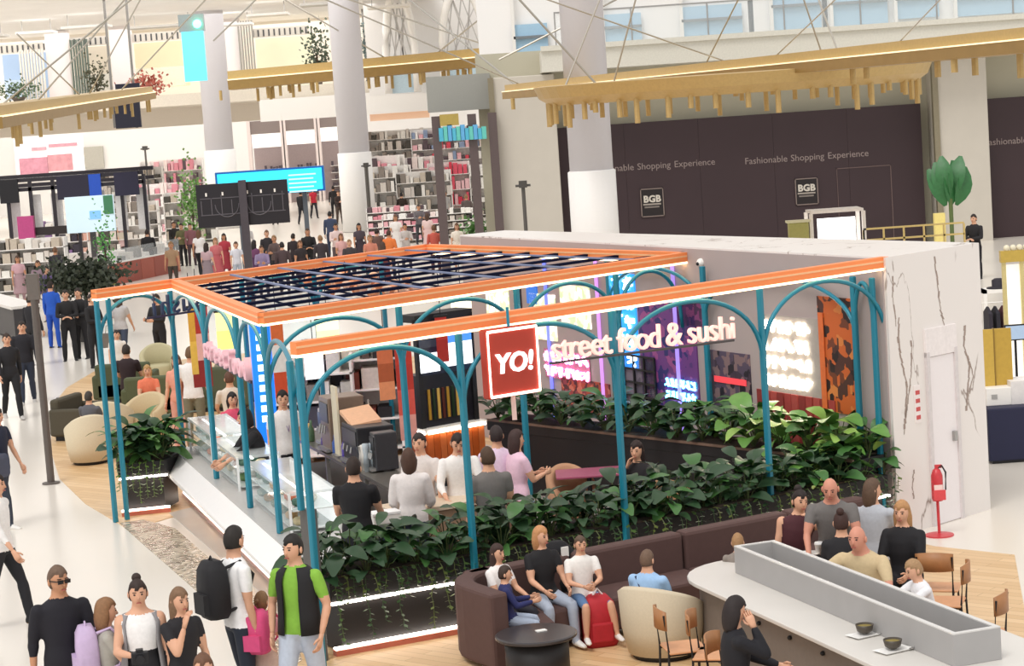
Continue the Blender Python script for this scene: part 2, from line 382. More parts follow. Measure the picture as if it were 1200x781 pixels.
# ---------------------------------------------------------------- kiosk inner wall graphics
inner = slab_on(kw, .05, (WB - W0).length - .05, .02, WH - .02, .0, .02, 'wall_inner', M('#b3a5a3', .75, var=.04, scale=2))
struct(inner, 'mauve grey painted inner wall of the kiosk', 'wall')
def wpanel(x0, y0, x1, y1, name, mat, lab=None, cat=None, o=.02, th=.02, parent=None):
    (sa, za), (sb, zb) = kpx(x1, (y0 + y1) / 2, o), kpx(x0, (y0 + y1) / 2, o)
    xm = (x0 + x1) / 2; _, zt = kpx(xm, y0, o); _, zb2 = kpx(xm, y1, o)
    ob = slab_on(kw, sa, sb, zb2, zt, o, o + th, name, mat, parent)
    if lab: tag(ob, lab, cat)
    ob['_r'] = (sa, sb, zb2, zt); return ob
def strokes(ob, rows, per, mat, o=.05, name='neon_tube', fill=.8, th=.02, seed=1, sub=(0, 1, 0, 1)):
    "rows of bent glowing tube strokes"
    sa, sb, z0, z1 = ob['_r']; r = random.Random(seed)
    W, Hh = sb - sa, z1 - z0; sa, sb = sb - W * sub[0], sb - W * sub[1]; z0, z1 = z0 + Hh * sub[2], z0 + Hh * sub[3]
    for k in range(rows):
        mb = MB(); zc = z1 - (k + .5) * (z1 - z0) / rows; hh = (z1 - z0) / rows * .32
        for i in range(per):
            c = sa + (i + .5) * (sb - sa) / per; w = abs(sb - sa) / per * .36
            for _ in range(3):
                if r.random() < .5: a, b = (c - w, zc + r.uniform(-hh, hh)), (c + w, zc + r.uniform(-hh, hh))
                else: a, b = (c + r.uniform(-w, w), zc - hh), (c + r.uniform(-w, w), zc + hh)
                mb.bar(kw(a[0], a[1], o), kw(b[0], b[1], o), th, th)
        mb.build(name, mat, ob)['kind'] = 'stuff'
def printed(ob, cells, mats, seed=1, o=None, name='print', cover=.8):
    "flat print: patches of the palette in the panel's own material"
    base = ob.data.materials[0]; m = base.copy(); ob.data.materials[0] = m; ns, ln, b = nodes_of(m)
    vo = ns.new('ShaderNodeTexVoronoi'); vo.distance = 'CHEBYCHEV'; tc = ns.new('ShaderNodeTexCoord'); mp = ns.new('ShaderNodeMapping'); mp.inputs['Location'].default_value = (seed, seed * .7, seed * .3)
    ln.new(tc.outputs['Object'], mp.inputs[0]); ln.new(mp.outputs[0], vo.inputs['Vector'])
    sa, sb, z0, z1 = ob['_r']; vo.inputs['Scale'].default_value = cells[1] / max(.1, z1 - z0)
    rp = ns.new('ShaderNodeValToRGB'); rp.color_ramp.interpolation = 'CONSTANT'; ln.new(vo.outputs['Color'], rp.inputs[0])
    cols = [tuple(x.node_tree.nodes['Mix'].inputs[6].default_value) for x in mats]
    cr = rp.color_ramp; cr.elements[0].color = cols[0]
    cr.elements[1].position = .45; cr.elements[1].color = tuple(b_ for b_ in base.node_tree.nodes['Mix'].inputs[7].default_value)
    for i, c_ in enumerate(cols[1:]):
        e = cr.elements.new(.55 + .35 * i / max(1, len(cols) - 1)); e.color = c_
    ln.new(rp.outputs[0], b.inputs['Base Color'])
    if b.inputs['Emission Strength'].default_value > 0: ln.new(rp.outputs[0], b.inputs['Emission Color'])
p = wpanel(891, 371, 962, 463, 'neon_sign', M('#a79e99', .6), 'grey wall panel with four rows of white-hot neon characters', 'sign'); strokes(p, 4, 6, M('#fff2dc', .5, emit=12, var=0), seed=3, th=.03, sub=(.06, .88, .05, .97))
p = wpanel(890, 463, 982, 520, 'wall_mural', M('#9c3b37', .7), 'red timber mural below the white neon panel', 'mural')
for k in range(11):
    sa, sb, z0, z1 = p['_r']; a = sa + (sb - sa) * k / 11
    slab_on(kw, a + .01, a + (sb - sa) / 11 - .015, z0, z1, .04, .05 + .008 * (k % 2), 'board', M(('#a8403b', '#8e332f', '#b24b44')[k % 3], .7), p)
p = wpanel(962, 349, 1006, 484, 'food_poster', M('#4a2a24', .5), 'tall orange and brown dish poster beside the neon panel', 'poster'); printed(p, (4, 11), [M('#d9692d', .5), M('#2a1a1c', .5), M('#e58a45', .5), M('#7a3f28', .5)], 5)
sa, sb, z0, z1 = p['_r']; slab_on(kw, sb - .13, sb - .03, z0, z1 - .2, .05, .06, 'orange_stripe', M('#e0703a', .5), p)
p = wpanel(833, 413, 881, 492, 'street_poster', M('#3d3140', .5), 'dark poster of a street crowd with a red caption', 'poster'); printed(p, (7, 8), [M('#5c4d63', .5), M('#8f7476', .5), M('#271f2c', .5)], 8)
sa, sb, z0, z1 = p['_r']; slab_on(kw, sa + .08, sb - .15, z1 - .42, z1 - .34, .048, .055, 'red_caption', M('#e2444c', .5, emit=.6), p)
p = wpanel(752, 352, 818, 482, 'night_poster', M('#4b2c6b', .5, var=.35, scale=5), 'tall purple night scene panel with blue neon words', 'poster'); printed(p, (7, 14), [M('#7a3f8f', .5), M('#2d2a78', .5), M('#b0579c', .5)], 12, cover=.5)
strokes(p, 2, 6, M('#5fd8ff', .5, emit=10, var=0), seed=9, th=.022, sub=(.42, .96, .1, .32))
p2 = wpanel(794, 340, 826, 382, 'magenta_poster', M('#6d2d63', .5, var=.3, scale=6), 'small magenta and plum poster above the purple panel', 'poster'); printed(p2, (4, 4), [M('#8d3f7a', .5), M('#4a2350', .5)], 4)
p = wpanel(735, 418, 771, 480, 'grid_rack', M('#b9a9b4', .6), 'black grid rack with grey pictures on the mauve wall', 'rack'); printed(p, (3, 4), [M('#6f6676', .5), M('#8d8291', .5)], 21, cover=1)
sa, sb, z0, z1 = p['_r']
for k in range(4): slab_on(kw, sa + (sb - sa) * k / 3 - .015, sa + (sb - sa) * k / 3 + .015, z0, z1, .05, .075, 'bar', BLACK, p)
for k in range(5): slab_on(kw, sa, sb, z0 + (z1 - z0) * k / 4 - .015, z0 + (z1 - z0) * k / 4 + .015, .05, .07, 'bar', BLACK, p)
p = wpanel(720, 321, 747, 432, 'lightbox', M('#1f86e8', .4, emit=1.3, var=.3, scale=4), 'tall bright blue lightbox with white characters', 'sign'); strokes(p, 5, 2, M('#dff4ff', .5, emit=5, var=0), seed=2, th=.03)
p = wpanel(640, 412, 692, 446, 'neon_sign', M('#b57a90', .6), 'pink glowing neon lettering over the red poster', 'sign'); strokes(p, 2, 7, M('#ff9ad0', .5, emit=12, var=0), seed=6, th=.03)
p = wpanel(660, 446, 716, 484, 'poster', M('#8e3a44', .5), 'dark red poster with orange bands near the plants', 'poster'); printed(p, (3, 7), [M('#c4553d', .5), M('#5b2630', .5), M('#e0806a', .5)], 31)
for x0, y0, x1, y1, c, e, lab in ((658, 335, 692, 384, '#f3efe6', 1.6, 'white lit menu board right of the blue strip'), (623, 345, 652, 398, '#fbfaf6', 2, 'bright white lit menu board under the roof frame'), (571, 340, 597, 372, '#fdfbf5', 2, 'white glowing menu board nearest the red banner')):
    p = wpanel(x0, y0, x1, y1, 'menu_board', M(c, .5, emit=e, var=.02), lab, 'sign'); printed(p, (5, 6), [M('#c9bfb0', .5), M('#a9b38e', .5)], x0, cover=.35)
p = wpanel(604, 338, 612, 382, 'banner', M('#2a2630', .5), 'narrow black banner with white characters', 'banner'); strokes(p, 4, 1, M('#e8e4e0', .5), seed=4, th=.03)
p = wpanel(618, 330, 630, 356, 'banner', M('#2b6fd0', .5, emit=.6), 'narrow blue hanging banner by the menu boards', 'banner')
for k, x in enumerate((640, 700, 790)):
    s, z = kpx(x, 330, .03)
    o = MB().bar(kw(s, .4, .05), kw(s, 3.1, .05), .05, .05).build('light_tube', M(('#6f7be8', '#c58ad8', '#9a80d8')[k], .5, emit=.9), None)
    tag(o, ('blue violet light tube on the kiosk wall left of the pink neon', 'lilac light tube on the kiosk wall beside the blue lightbox', 'violet light tube over the purple panel')[k], 'light')
# security camera dot on the wall
s, z = kpx(822, 308, .02)
t = thing('security_camera', 'small white security camera high on the mauve wall', 'camera', kw(s, z, .03))
MB().ball((0, 0, 0), .06).build('housing', WHITE, t, True, loc=(0, 0, 0)); MB().ball((-.045, -.03, -.01), .025).build('lens', BLACK, t, True, loc=(0, 0, 0))

# ---------------------------------------------------------------- signs on the front arches
BD = (FR - FP).normalized(); BN = Vector((BD.y, -BD.x, 0)).normalized()
if BN.y > 0: BN = -BN
fo = FP + BN * .14
def bpx(x, y): return GP(x, y, fo, BN)
sg = thing('letter_sign', 'white glowing letters reading street food & sushi under the front beam', 'sign', bpx(750, 410))
SIGNM = M('#f6b8ac', .5, emit=.95, var=0); pa, pb = bpx(646, 423), bpx(862, 396)
txt = 'street food & sushi'; adv = {'i': .42, 't': .6, 'f': .56, 'r': .68, ' ': .5, '&': 1.2, 's': .85}
tot = sum(adv.get(c, 1) for c in txt); acc = 0; rt = (pb - pa).normalized(); wid = (pb - pa).length
for c in txt:
    a = adv.get(c, 1)
    if c != ' ': put_text('letter', c, .37, SIGNM, pa + rt * wid * (acc + a / 2) / tot, rt, sg, depth=.02, bold=.0)
    acc += a
for f in (.25, .75):
    q = lerp(pa, pb, f); MB().bar(q - Vector((0, 0, .0)), q + Vector((0, 0, .02)), .02, .02).build('bracket', TEAL, sg)
MB().bar(pa + Vector((0, 0, -.03)) - BN * .03, pb + Vector((0, 0, -.03)) - BN * .03, .02, .025).build('rail', CHAR, sg)
yo = thing('square_sign', 'red square sign with white YO! and a glowing border', 'sign', bpx(600, 424))
c = [bpx(569, 464), bpx(631, 456), bpx(627, 383), bpx(566, 391)]
th = BN * -.1
w_ = ((c[1] - c[0]) + (c[2] - c[3])) / 2; mid = (c[0] + c[1] + c[2] + c[3]) / 4; w_.z = 0; hw = w_ / 2; hh = .36
q = lambda a, b, o: mid + hw * a + Vector((0, 0, hh * b)) + BN * o
MB().hexa([q(-1, -1, .05), q(1, -1, .05), q(1, -1, -.07), q(-1, -1, -.07), q(-1, 1, .05), q(1, 1, .05), q(1, 1, -.07), q(-1, 1, -.07)]).build('panel', M('#ab3422', .5, emit=.06, var=.05), yo, bevel=.02)
for a, b in (((-.93, -.93), (.93, -.93)), ((.93, -.93), (.93, .93)), ((.93, .93), (-.93, .93)), ((-.93, .93), (-.93, -.93))):
    MB().bar(q(a[0], a[1], .06), q(b[0], b[1], .06), .02, .025).build('neon_border', M('#ffe0d0', .5, emit=3, var=0), yo)
put_text('lettering', 'YO!', .28, M('#ffffff', .5, emit=1.2, var=0), mid + Vector((0, 0, -.1)) + BN * .06, w_, yo, depth=.012, shear=.12, bold=.006)
MB().bar(mid + Vector((0, 0, hh)), mid + Vector((0, 0, hh + .2)), .03, .03).build('hanger', TEAL, yo)
MB().bar(mid - Vector((0, 0, hh)), mid - Vector((0, 0, hh + .25)), .05, .05).build('stem', M('#e8c8c0', .5), yo)
# the same lettering on the left arch row, seen edge on
LD = (C2 - C1).normalized(); LN = Vector((LD.y, -LD.x, 0)).normalized()
if LN.x > 0: LN = -LN
lo = C1 + LN * .12
def lpx(x, y): return GP(x, y, lo, LN)
sg2 = thing('letter_sign', 'pink and dark block letters reading street food on the side arches', 'sign', lpx(265, 410))
pa, pb = lpx(240, 408), lpx(293, 432); rt = (pb - pa); rt.z = 0; wid = rt.length; rt.normalize(); pz = (pa.z + pb.z) / 2
tx = 'street food'; tot = sum(adv.get(k, 1) for k in tx); acc = 0
for ch in tx:
    a = adv.get(ch, 1)
    if ch != ' ': put_text('letter', ch, .36, M('#e3b4be', .5, emit=.15), V2(pa + rt * wid * (acc + a / 2) / tot, pz - .12), rt, sg2, depth=.04, bold=.01)
    acc += a
MB().bar(V2(pa, pz - .14), V2(pb, pz - .14), .02, .03).build('rail', M('#2a2a48', .5), sg2)

B3 = (C4 - L_).normalized(); sg3 = thing('letter_sign', 'navy backs of the letters sushi on the far beam near the corner', 'sign', lerp(L_, C4, .12))
for k_, ch in enumerate('sushi'): put_text('letter', ch, .4, M('#2a3a5c', .5), V2(lerp(L_, C4, .27 - .03 * k_), 2.78), -B3, sg3, depth=.02)
MB().bar(V2(lerp(L_, C4, .13), 2.76), V2(lerp(L_, C4, .29), 2.76), .02, .03).build('rail', M('#2a2a48', .5), sg3)
for f_ in (.15, .27): MB().bar(V2(lerp(L_, C4, f_), 2.76), V2(lerp(L_, C4, f_), 3.14), .015, .015).build('hanger', M('#2a2a48', .5), sg3)
# ---------------------------------------------------------------- planters
PBLK = M('#1b181a', .6, var=.2)
def planter(poly, z0, z1, label, led_edges, base=True, glow=True):
    c = sum((Vector(p[:2]) for p in poly), Vector((0, 0))) / len(poly)
    t = thing('planter_box', label, 'planter', (c.x, c.y, 0))
    ins = [(Vector(p[:2]) + (c - Vector(p[:2])).normalized() * .1) for p in poly]
    MB().prism(ins, 0.03, z0).build('plinth', PBLK, t)
    MB().prism([p[:2] for p in poly], z0, z1).build('trough', PBLK, t, bevel=.01)
    MB().prism(ins, z1 - .02, z1 + .02).build('soil', M('#3b2f26', .9, bump=.5), t)
    for a, b in led_edges:
        MB().bar(V2(a, z0 - .015), V2(b, z0 - .015), .05, .022).build('light_strip', LEDC, t)
        if base:
            MB().bar(V2(a, .035), V2(b, .035), .1, .06).build('base_strip', M('#c9705c', .4), t)  # reddish strip stands in for LED light reflected off the wood floor
            MB().bar(V2(a, .08), V2(b, .08), .05, .018).build('light_strip', LEDC, t)
    return t
F0, F1, F2 = Vector((-2.0, 21.05)), Vector((-.6, 21.72)), Vector((4.3, 24.75))
pl1 = planter([F0, F1, F2, F2 + Vector((-.42, .62)), F1 + Vector((-.42, .62)), F0 + Vector((-.36, .6))], .55, .78, 'long black planter under the front arches with a light strip', [(F0, F1), (F1, F2)])
BP0, BP1 = G(570, 492, 1.0), G(1000, 541, 1.0)
BPd = (BP1 - BP0).normalized(); BPn = Vector((-BPd.y, BPd.x)); BPn = BPn if BPn.y > 0 else -BPn
pl2 = planter([BP0.xy, BP1.xy, BP1.xy + BPn * .55, BP0.xy + BPn * .55], .85, 1.0, 'tall black planter wall in front of the posters', [], False)
MB().bar(V2(BP0, 1.0), V2(BP1, 1.0), .03, .03).build('rim', M('#7a6152', .5), pl2)
LP0, LP1 = G(143, 606), G(200, 600)
pl3 = planter([LP0.xy, LP1.xy, LP1.xy + Vector((.1, .7)), LP0.xy + Vector((-.15, .7))], .55, .75, 'black corner planter with trailing plants beside the display counter', [(LP0, LP1)])

def leaf_mesh(name, L, W, mat, droop=.25, fold=.2):
    mb = MB(); n = 5; vs = []; fs = []
    for i in range(n + 1):
        t = i / n; w = W * math.sin(math.pi * min(1, t * .92 + .04)) ** .8; z = -droop * L * t * t + .12 * L * math.sin(t * 3)
        vs += [(-w / 2, L * t, z + fold * w / 2), (0, L * t, z), (w / 2, L * t, z + fold * w / 2)]
    for i in range(n): fs += [(3 * i, 3 * i + 1, 3 * i + 4, 3 * i + 3), (3 * i + 1, 3 * i + 2, 3 * i + 5, 3 * i + 4)]
    mb.add(vs, fs); me = mb.mesh(name, mat, True); return me
def green(h): return M(h, .45, var=.3, scale=9)
LEAVES = [leaf_mesh('leaf', .24, .15, green('#3f6b33')), leaf_mesh('leaf', .28, .17, green('#5c8a3c')), leaf_mesh('leaf', .2, .11, green('#2c4a2a')), leaf_mesh('leaf', .3, .09, green('#4a7338')), leaf_mesh('leaf', .22, .15, green('#86a850')), leaf_mesh('leaf', .26, .15, green('#274428'))]
STEMM = M('#4d5a30', .7)
def plant(loc, kinds, n, size, label, group, spread=1.0, name='leafy_plant', up=.5):
    t = thing(name, label, 'plant', loc, rnd.uniform(0, 6.28), group)
    mb = MB()
    for i in range(n):
        az = i * 2.4 + rnd.uniform(-.3, .3); hz = size * (.12 + up * (i / n)); rr = size * .18 * spread * rnd.uniform(.5, 1.2)
        b = Vector((math.cos(az) * rr, math.sin(az) * rr, hz))
        mb.tube([(0, 0, 0), b * .6 + Vector((0, 0, .04)), b], .006, 4)
        sc = size * rnd.uniform(1.3, 2.1)
        m = Matrix.Translation(b) @ Matrix.Rotation(az - math.pi / 2 + rnd.uniform(-.4, .4), 4, 'Z') @ Matrix.Rotation(rnd.uniform(-.15, .75), 4, 'X') @ Matrix.Rotation(rnd.uniform(-.5, .5), 4, 'Y') @ Matrix.Scale(sc, 4)
        child('leaf', LEAVES[kinds[i % len(kinds)]], t, m)
    mb.build('stem', STEMM, t, loc=(0, 0, 0))
    return t
def trail(base, out, length, mat, parent, seed):
    "hanging stem with small leaves, joined as one part"
    r = random.Random(seed); mb = MB(); p = Vector(base); pts = [p.copy()]
    n = int(length / .05) + 2
    for i in range(n):
        p = p + Vector((out[0] * (.05 if i < 2 else .004), out[1] * (.05 if i < 2 else .004), .01 if i == 0 else -.05)) + Vector((r.uniform(-.012, .012), r.uniform(-.012, .012), 0)); pts.append(p.copy())
        for _ in range(2):
            a = r.uniform(0, 6.28); d = Vector((math.cos(a), math.sin(a), -.4)) * r.uniform(.04, .075); s_ = Vector((-d.y, d.x, 0)) * .35
            mb.add([p, p + d * .5 + s_, p + d, p + d * .5 - s_], [(0, 1, 2, 3)])
    mb.tube(pts, .005, 4)
    o = mb.build('trailing_stem', mat, parent); return o
fdir = (F2 - F1).normalized(); fn = Vector((fdir.y, -fdir.x))
k = 0
for i in range(34):
    d = i / 33 * ((F1 - F0).length + (F2 - F1).length)
    a = F0 + (F1 - F0).normalized() * d if d < (F1 - F0).length else F1 + fdir * (d - (F1 - F0).length)
    for row in (0, 1):
        q = a - fn * (.15 + .3 * row) + Vector((rnd.uniform(-.06, .06), rnd.uniform(-.06, .06)))
        kinds = [(2, 5, 0), (0, 2, 5), (1, 0, 4), (5, 2, 2), (4, 1, 0)][(rnd.choice((0, 1, 3, 3, 0)) if d < 5.6 else rnd.choice((0, 1, 2, 4, 1)))]
        plant((q.x, q.y, .78 - .06 * (1 - row)), kinds, 11, rnd.uniform(.5, .68) + (.08 if row else 0), ('bright' if (4 in kinds) else 'dark') + ' plant in the long planter, ' + ('front', 'rear')[row] + ' row, under ' + ('the arch at the corner post', 'the arch with the red sign', 'the third front arch', 'the arch beside the marble block')[min(3, int(i / 8.6))], 'plants in the front planter')
    for j in range(3 if d < 3 else 2):
        a2 = a + fdir * .07 * j; trail((a2.x, a2.y, .8), fn, rnd.uniform(.15, .3) if (i + j) % 3 else rnd.uniform(.4, .65), green(('#4a6330', '#2f4726', '#5d6a34', '#354f2a')[(i + j) % 4]), pl1, i * 5 + j)
bl = (BP1 - BP0).length
for i in range(30):
    q = BP0.xy + BPd.xy * (bl * (i + .5) / 30) + BPn * (.12 + .28 * (i % 2))
    plant((q.x, q.y, 1.0), [(2, 5, 0), (5, 2, 2), (0, 2, 5), (4, 1, 0)][(i * 7) % 3 if i < 20 else 3], 15, rnd.uniform(.55, .78), ('dark leafy plant in the tall black planter below the pink neon', 'dark leafy plant in the tall black planter below the purple panel', 'bright leafy plant in the tall black planter below the white neon panel')[min(2, i // 10)], 'plants in the back planter')
for i in range(14):
    q = lerp(LP0, LP1, (i + .5) / 14) + Vector((0, .15 + .3 * (i % 2), 0))
    plant((q.x, q.y, .75), (3, 2, 5), 14, rnd.uniform(.6, .8), 'dark feathery plant in the corner planter', 'plants in the corner planter')
    if i % 2 == 0: trail((q.x, LP0.y - .02 + (LP1.y - LP0.y) * i / 14, .76), (0, -1), rnd.uniform(.3, .6), green('#5d7a34'), pl3, i + 50)
# ---------------------------------------------------------------- people
def ell_ring(c, ax, ay, rx, ry, n=14): return [c + ax * (rx * math.cos(2 * math.pi * k / n)) + ay * (ry * math.sin(2 * math.pi * k / n)) for k in range(n)]
def dirv(a, o, side): a, o = math.radians(a), math.radians(o); return Vector((side * math.sin(o), -math.sin(a) * math.cos(o), -math.cos(a) * math.cos(o)))
def limb(mb, a, b, r0, rm, r1, n=10):
    d = (b - a); mb.tube([a - d.normalized() * r0 * .5, a + d * .12, a + d * .4, a + d * .8, b + d.normalized() * r1 * .4], [r0 * .8, r0, rm, (rm + 2 * r1) / 3, r1 * .8], n)
def hand(mb, w, d, pn, side, curl=25, mi=0):
    "palm, four fingers and a thumb; d along the hand, pn palm normal"
    d = d.normalized(); pn = (pn - d * pn.dot(d)).normalized(); s = d.cross(pn) * side
    mb.loft([ell_ring(w + d * t, s, pn, rx, rz, 8) for t, rx, rz in ((-.03, .024, .02), (.02, .034, .017), (.06, .042, .015), (.09, .038, .012))], mi)
    c = math.radians(curl)
    for i, (o, L) in enumerate(((-.028, .068), (-.009, .078), (.010, .073), (.028, .058))):
        b = w + d * .08 + s * o; d1 = d * math.cos(c) + pn * math.sin(c); d2 = d * math.cos(2.2 * c) + pn * math.sin(2.2 * c)
        mb.tube([b, b + d1 * L * .5, b + d1 * L * .5 + d2 * L * .5], [.0095, .009, .0065], 5, mi)
    b = w + d * .02 - s * .03; d1 = (d * .7 - s * .6 + pn * .35).normalized(); d2 = (d * .9 - s * .1 + pn * .4).normalized()
    mb.tube([b, b + d1 * .035, b + d1 * .035 + d2 * .035], [.012, .0105, .008], 5, mi)
STAND = dict(L=(0, 3, 0), R=(0, 3, 0), aL=(5, 10, 15, 4), aR=(5, 10, 15, 4))
WALK = dict(L=(22, 2, 8), R=(-14, 2, -32), aL=(-18, 9, -2, 4), aR=(20, 9, 35, 4))
WALK2 = dict(L=(-10, 2, -24), R=(16, 2, 4), aL=(14, 9, 25, 4), aR=(-12, 9, 0, 4))
SIT = dict(L=(84, 8, 2), R=(82, 8, -4), aL=(25, 8, 70, -12), aR=(25, 8, 70, -12), sit=1)
PHONE = dict(L=(2, 3, 0), R=(-4, 4, -8), aL=(20, 8, 95, -22), aR=(20, 8, 100, -22))
CROSS = dict(L=(0, 3, 0), R=(0, 4, 0), aL=(15, 10, 80, -55), aR=(15, 10, 80, -55))
def body_mesh(pose, fem=0, child_=0, top='s', sleeve=.45, pants=2.0, hem=-.06, skirt=None, voxel=.017, yaw=0, nod=0, lean=0, side=0, hair='short', bulk=1.0, neck=0.535, feet=1, looseT=.012, looseP=.012):
    "returns mesh (unscaled, 1.75 m, facing -Y, standing on z=0), hair mesh, head matrix, points"
    mb = MB(); caps = []
    hipz = .93 if not pose.get('sit') else .53
    hipz = pose.get('hip', hipz)
    hip = Vector((0, 0, hipz)); la, sa = math.radians(lean), math.radians(side)
    u = Vector((math.sin(sa), -math.sin(la) * math.cos(sa), math.cos(la) * math.cos(sa))).normalized()
    ax = Vector((1, 0, 0)); ax = (ax - u * ax.dot(u)).normalized(); ay = u.cross(ax)
    k = bulk; sw = (.165 if fem else .185)
    prof = [(-.1, .10, .085), (-.05, .155 + .012 * fem, .115), (.03, .16 + .01 * fem, .118), (.14, .14 - .012 * fem, .105), (.27, .152, .112 + .012 * fem), (.38, .168, .112 + .008 * fem), (.46, .165, .098), (.505, .125, .08), (.535, .07, .06), (.60, .055, .056)]
    mb.loft([ell_ring(hip + u * z, ax, ay, rx * k * (1 if z > .48 else 1 + looseT * 4), ry * k * (1 + looseT * 4), 18) for z, rx, ry in prof])
    caps += [(hip + u * -.1, hip + u * hem, .17, 'B'), (hip + u * hem, hip + u * (neck - .1), .17, 'T'), (hip + u * (neck + .01), hip + u * .68, .06, 'S')]
    sh = hip + u * .452
    pts = {}
    for s_, nm, an in ((1, 'L', 'aL'), (-1, 'R', 'aR')):
        a, o, kn = pose[nm][:3]; hj = hip + ax * (.088 * s_) + Vector((0, 0, -.03))
        kneep = hj + dirv(a, o, s_) * .44; yawo = pose[nm][3] if len(pose[nm]) > 3 else 2
        ank = kneep + dirv(kn, yawo, s_) * .42
        lp = looseP if pants >= 1.5 else 0.004
        limb(mb, hj, kneep, .088 * k + lp, .075 * k + lp, .054 + lp); limb(mb, kneep, ank, .056 + lp, .052 + lp, .036 + (lp * 1.6 if pants > 1.8 else 0))
        if pants <= 1: caps += [(hj, lerp(hj, kneep, pants), .085, 'B'), (lerp(hj, kneep, pants + .02), kneep, .06, 'S'), (kneep, ank, .045, 'S')]
        else: caps += [(hj, kneep, .08, 'B'), (kneep, lerp(kneep, ank, pants - 1), .06, 'B')] + ([(lerp(kneep, ank, pants - 1 + .04), ank, .04, 'S')] if pants < 1.95 else [])
        if feet:
            fd = Vector((s_ * .12, -1, 0)).normalized(); fu = Vector((0, 0, 1))
            if kn < -15: fd = Vector((0, -.8, -.55)).normalized()
            fs_ = Vector((fd.y, -fd.x, 0)).normalized(); fu = fs_.cross(fd); fu = fu if fu.z > 0 else -fu
            c0 = ank + Vector((0, 0, -.035))
            mb.loft([ell_ring(c0 + fd * t + fu * z, fs_, fu, rx, rz, 10) for t, z, rx, rz in ((-.065, 0, .028, .03), (-.03, .01, .04, .05), (.05, 0, .043, .042), (.12, -.012, .046, .03), (.175, -.018, .036, .02), (.195, -.02, .02, .012))])
            caps += [(c0 - fd * .06, c0 + fd * .19, .045, 'F')]
        a, o, fa, fo_ = pose[an]; sj = sh + ax * (sw * s_ * (1 + (k - 1) * .5)); 
        def rotu(v): # arms follow the torso
            return ax * v.x - ay * (-v.y) * (1 if ay.y > 0 else -1) * 1 + u * v.z if False else Vector((0, 0, 0)) + ax * v.x + Vector((0, v.y, v.z))
        el = sj + rotu(dirv(a, o, s_)) * .285; wr = el + rotu(dirv(fa, fo_, s_)) * .25
        ls = looseT
        limb(mb, sj, el, .048 * k + ls, .047 * k + (ls if sleeve > .3 else 0), .040 + (ls if sleeve > .9 else 0)); limb(mb, el, wr, .041 + (ls if sleeve > 1 else 0), .037 + (ls if sleeve > 1.5 else 0), .027 + (ls if sleeve > 1.8 else 0))
        mb.ball(sj - u * .012, .05 * k + ls, 10, 8)
        if sleeve <= 1: caps += [(sj, lerp(sj, el, max(.02, sleeve)), .055, 'T' if sleeve > .05 else 'S'), (lerp(sj, el, sleeve + .02), el, .045, 'S'), (el, wr, .04, 'S')]
        else: caps += [(sj, el, .05, 'T'), (el, lerp(el, wr, sleeve - 1), .042, 'T')] + ([(lerp(el, wr, sleeve - 1 + .04), wr, .035, 'S')] if sleeve < 1.97 else [])
        caps += [(wr, wr + (wr - el).normalized() * .12, .03, 'S')]
        pts['w' + nm] = wr; pts['d' + nm] = (wr - el).normalized(); pts['sh' + nm] = sj; pts['el' + nm] = el
    if skirt:
        z1, r1 = skirt; kk = Vector((0, -.0, 0))
        if pose.get('sit'): pass
        else:
            mb.loft([ell_ring(hip + Vector((0, 0, z)), Vector((1, 0, 0)), Vector((0, 1, 0)), rx, ry, 18) for z, rx, ry in ((.1, .14, .1), (-.05, .18, .135), ((z1 - .05) / 2, (.18 + r1) / 2, (.135 + r1 * .8) / 2), (z1, r1, r1 * .8))])
            caps += [(hip + Vector((0, 0, .05)), hip + Vector((0, 0, z1)), r1, 'B')]
    # head
    hs = 1.0 + .12 * child_; ya, na = math.radians(yaw), math.radians(nod)
    hc = hip + u * .668 + Vector((0, -.015, 0)) + Vector((0, 0, .005 + .02 * (hs - 1)))
    HM = Matrix.Translation(hc) @ Matrix.Rotation(ya, 4, 'Z') @ Matrix.Rotation(na, 4, 'X') @ Matrix.Rotation(math.radians(side * .6), 4, 'Y') @ Matrix.Scale(hs, 4)
    def headpt(x, y, z):
        jaw = 1 - .28 * max(0, -z) ** 1.3
        return HM @ Vector((x * .077 * jaw, y * .095 * (1 if y > 0 else (1 - .06 * max(0, -z))) - (.012 * max(0, -z) if y < 0 else .0), z * .118))
    n, m_ = 18, 13; vs = []; fs = []
    vs.append(headpt(0, 0, -1))
    for q in range(1, m_):
        a = -math.pi / 2 + math.pi * q / m_
        vs += [headpt(math.cos(a) * math.cos(2 * math.pi * i / n), math.cos(a) * math.sin(2 * math.pi * i / n), math.sin(a)) for i in range(n)]
    vs.append(headpt(0, 0, 1)); t_ = len(vs) - 1
    for i in range(n):
        j = (i + 1) % n; fs += [(0, 1 + j, 1 + i), (t_, t_ - n + i, t_ - n + j)]
        fs += [(1 + q * n + i, 1 + q * n + j, 1 + (q + 1) * n + j, 1 + (q + 1) * n + i) for q in range(m_ - 2)]
    mb.add(vs, fs)
    caps.append((HM @ Vector((0, 0, -.04)), HM @ Vector((0, 0, .06)), .085, 'S'))
    tmp = mb.mesh('tmp', []); to = bpy.data.objects.new('tmp', tmp); COL.objects.link(to)
    r = to.modifiers.new('r', 'REMESH'); r.mode = 'VOXEL'; r.voxel_size = voxel
    sm = to.modifiers.new('s', 'SMOOTH'); sm.factor = .5; sm.iterations = 3
    dg = bpy.context.evaluated_depsgraph_get(); dg.update()
    ev = bpy.data.meshes.new_from_object(to.evaluated_get(dg)); bpy.data.objects.remove(to); bpy.data.meshes.remove(tmp)
    nv = len(ev.vertices); co = np.empty(nv * 3, 'f'); ev.vertices.foreach_get('co', co); co = co.reshape(-1, 3)
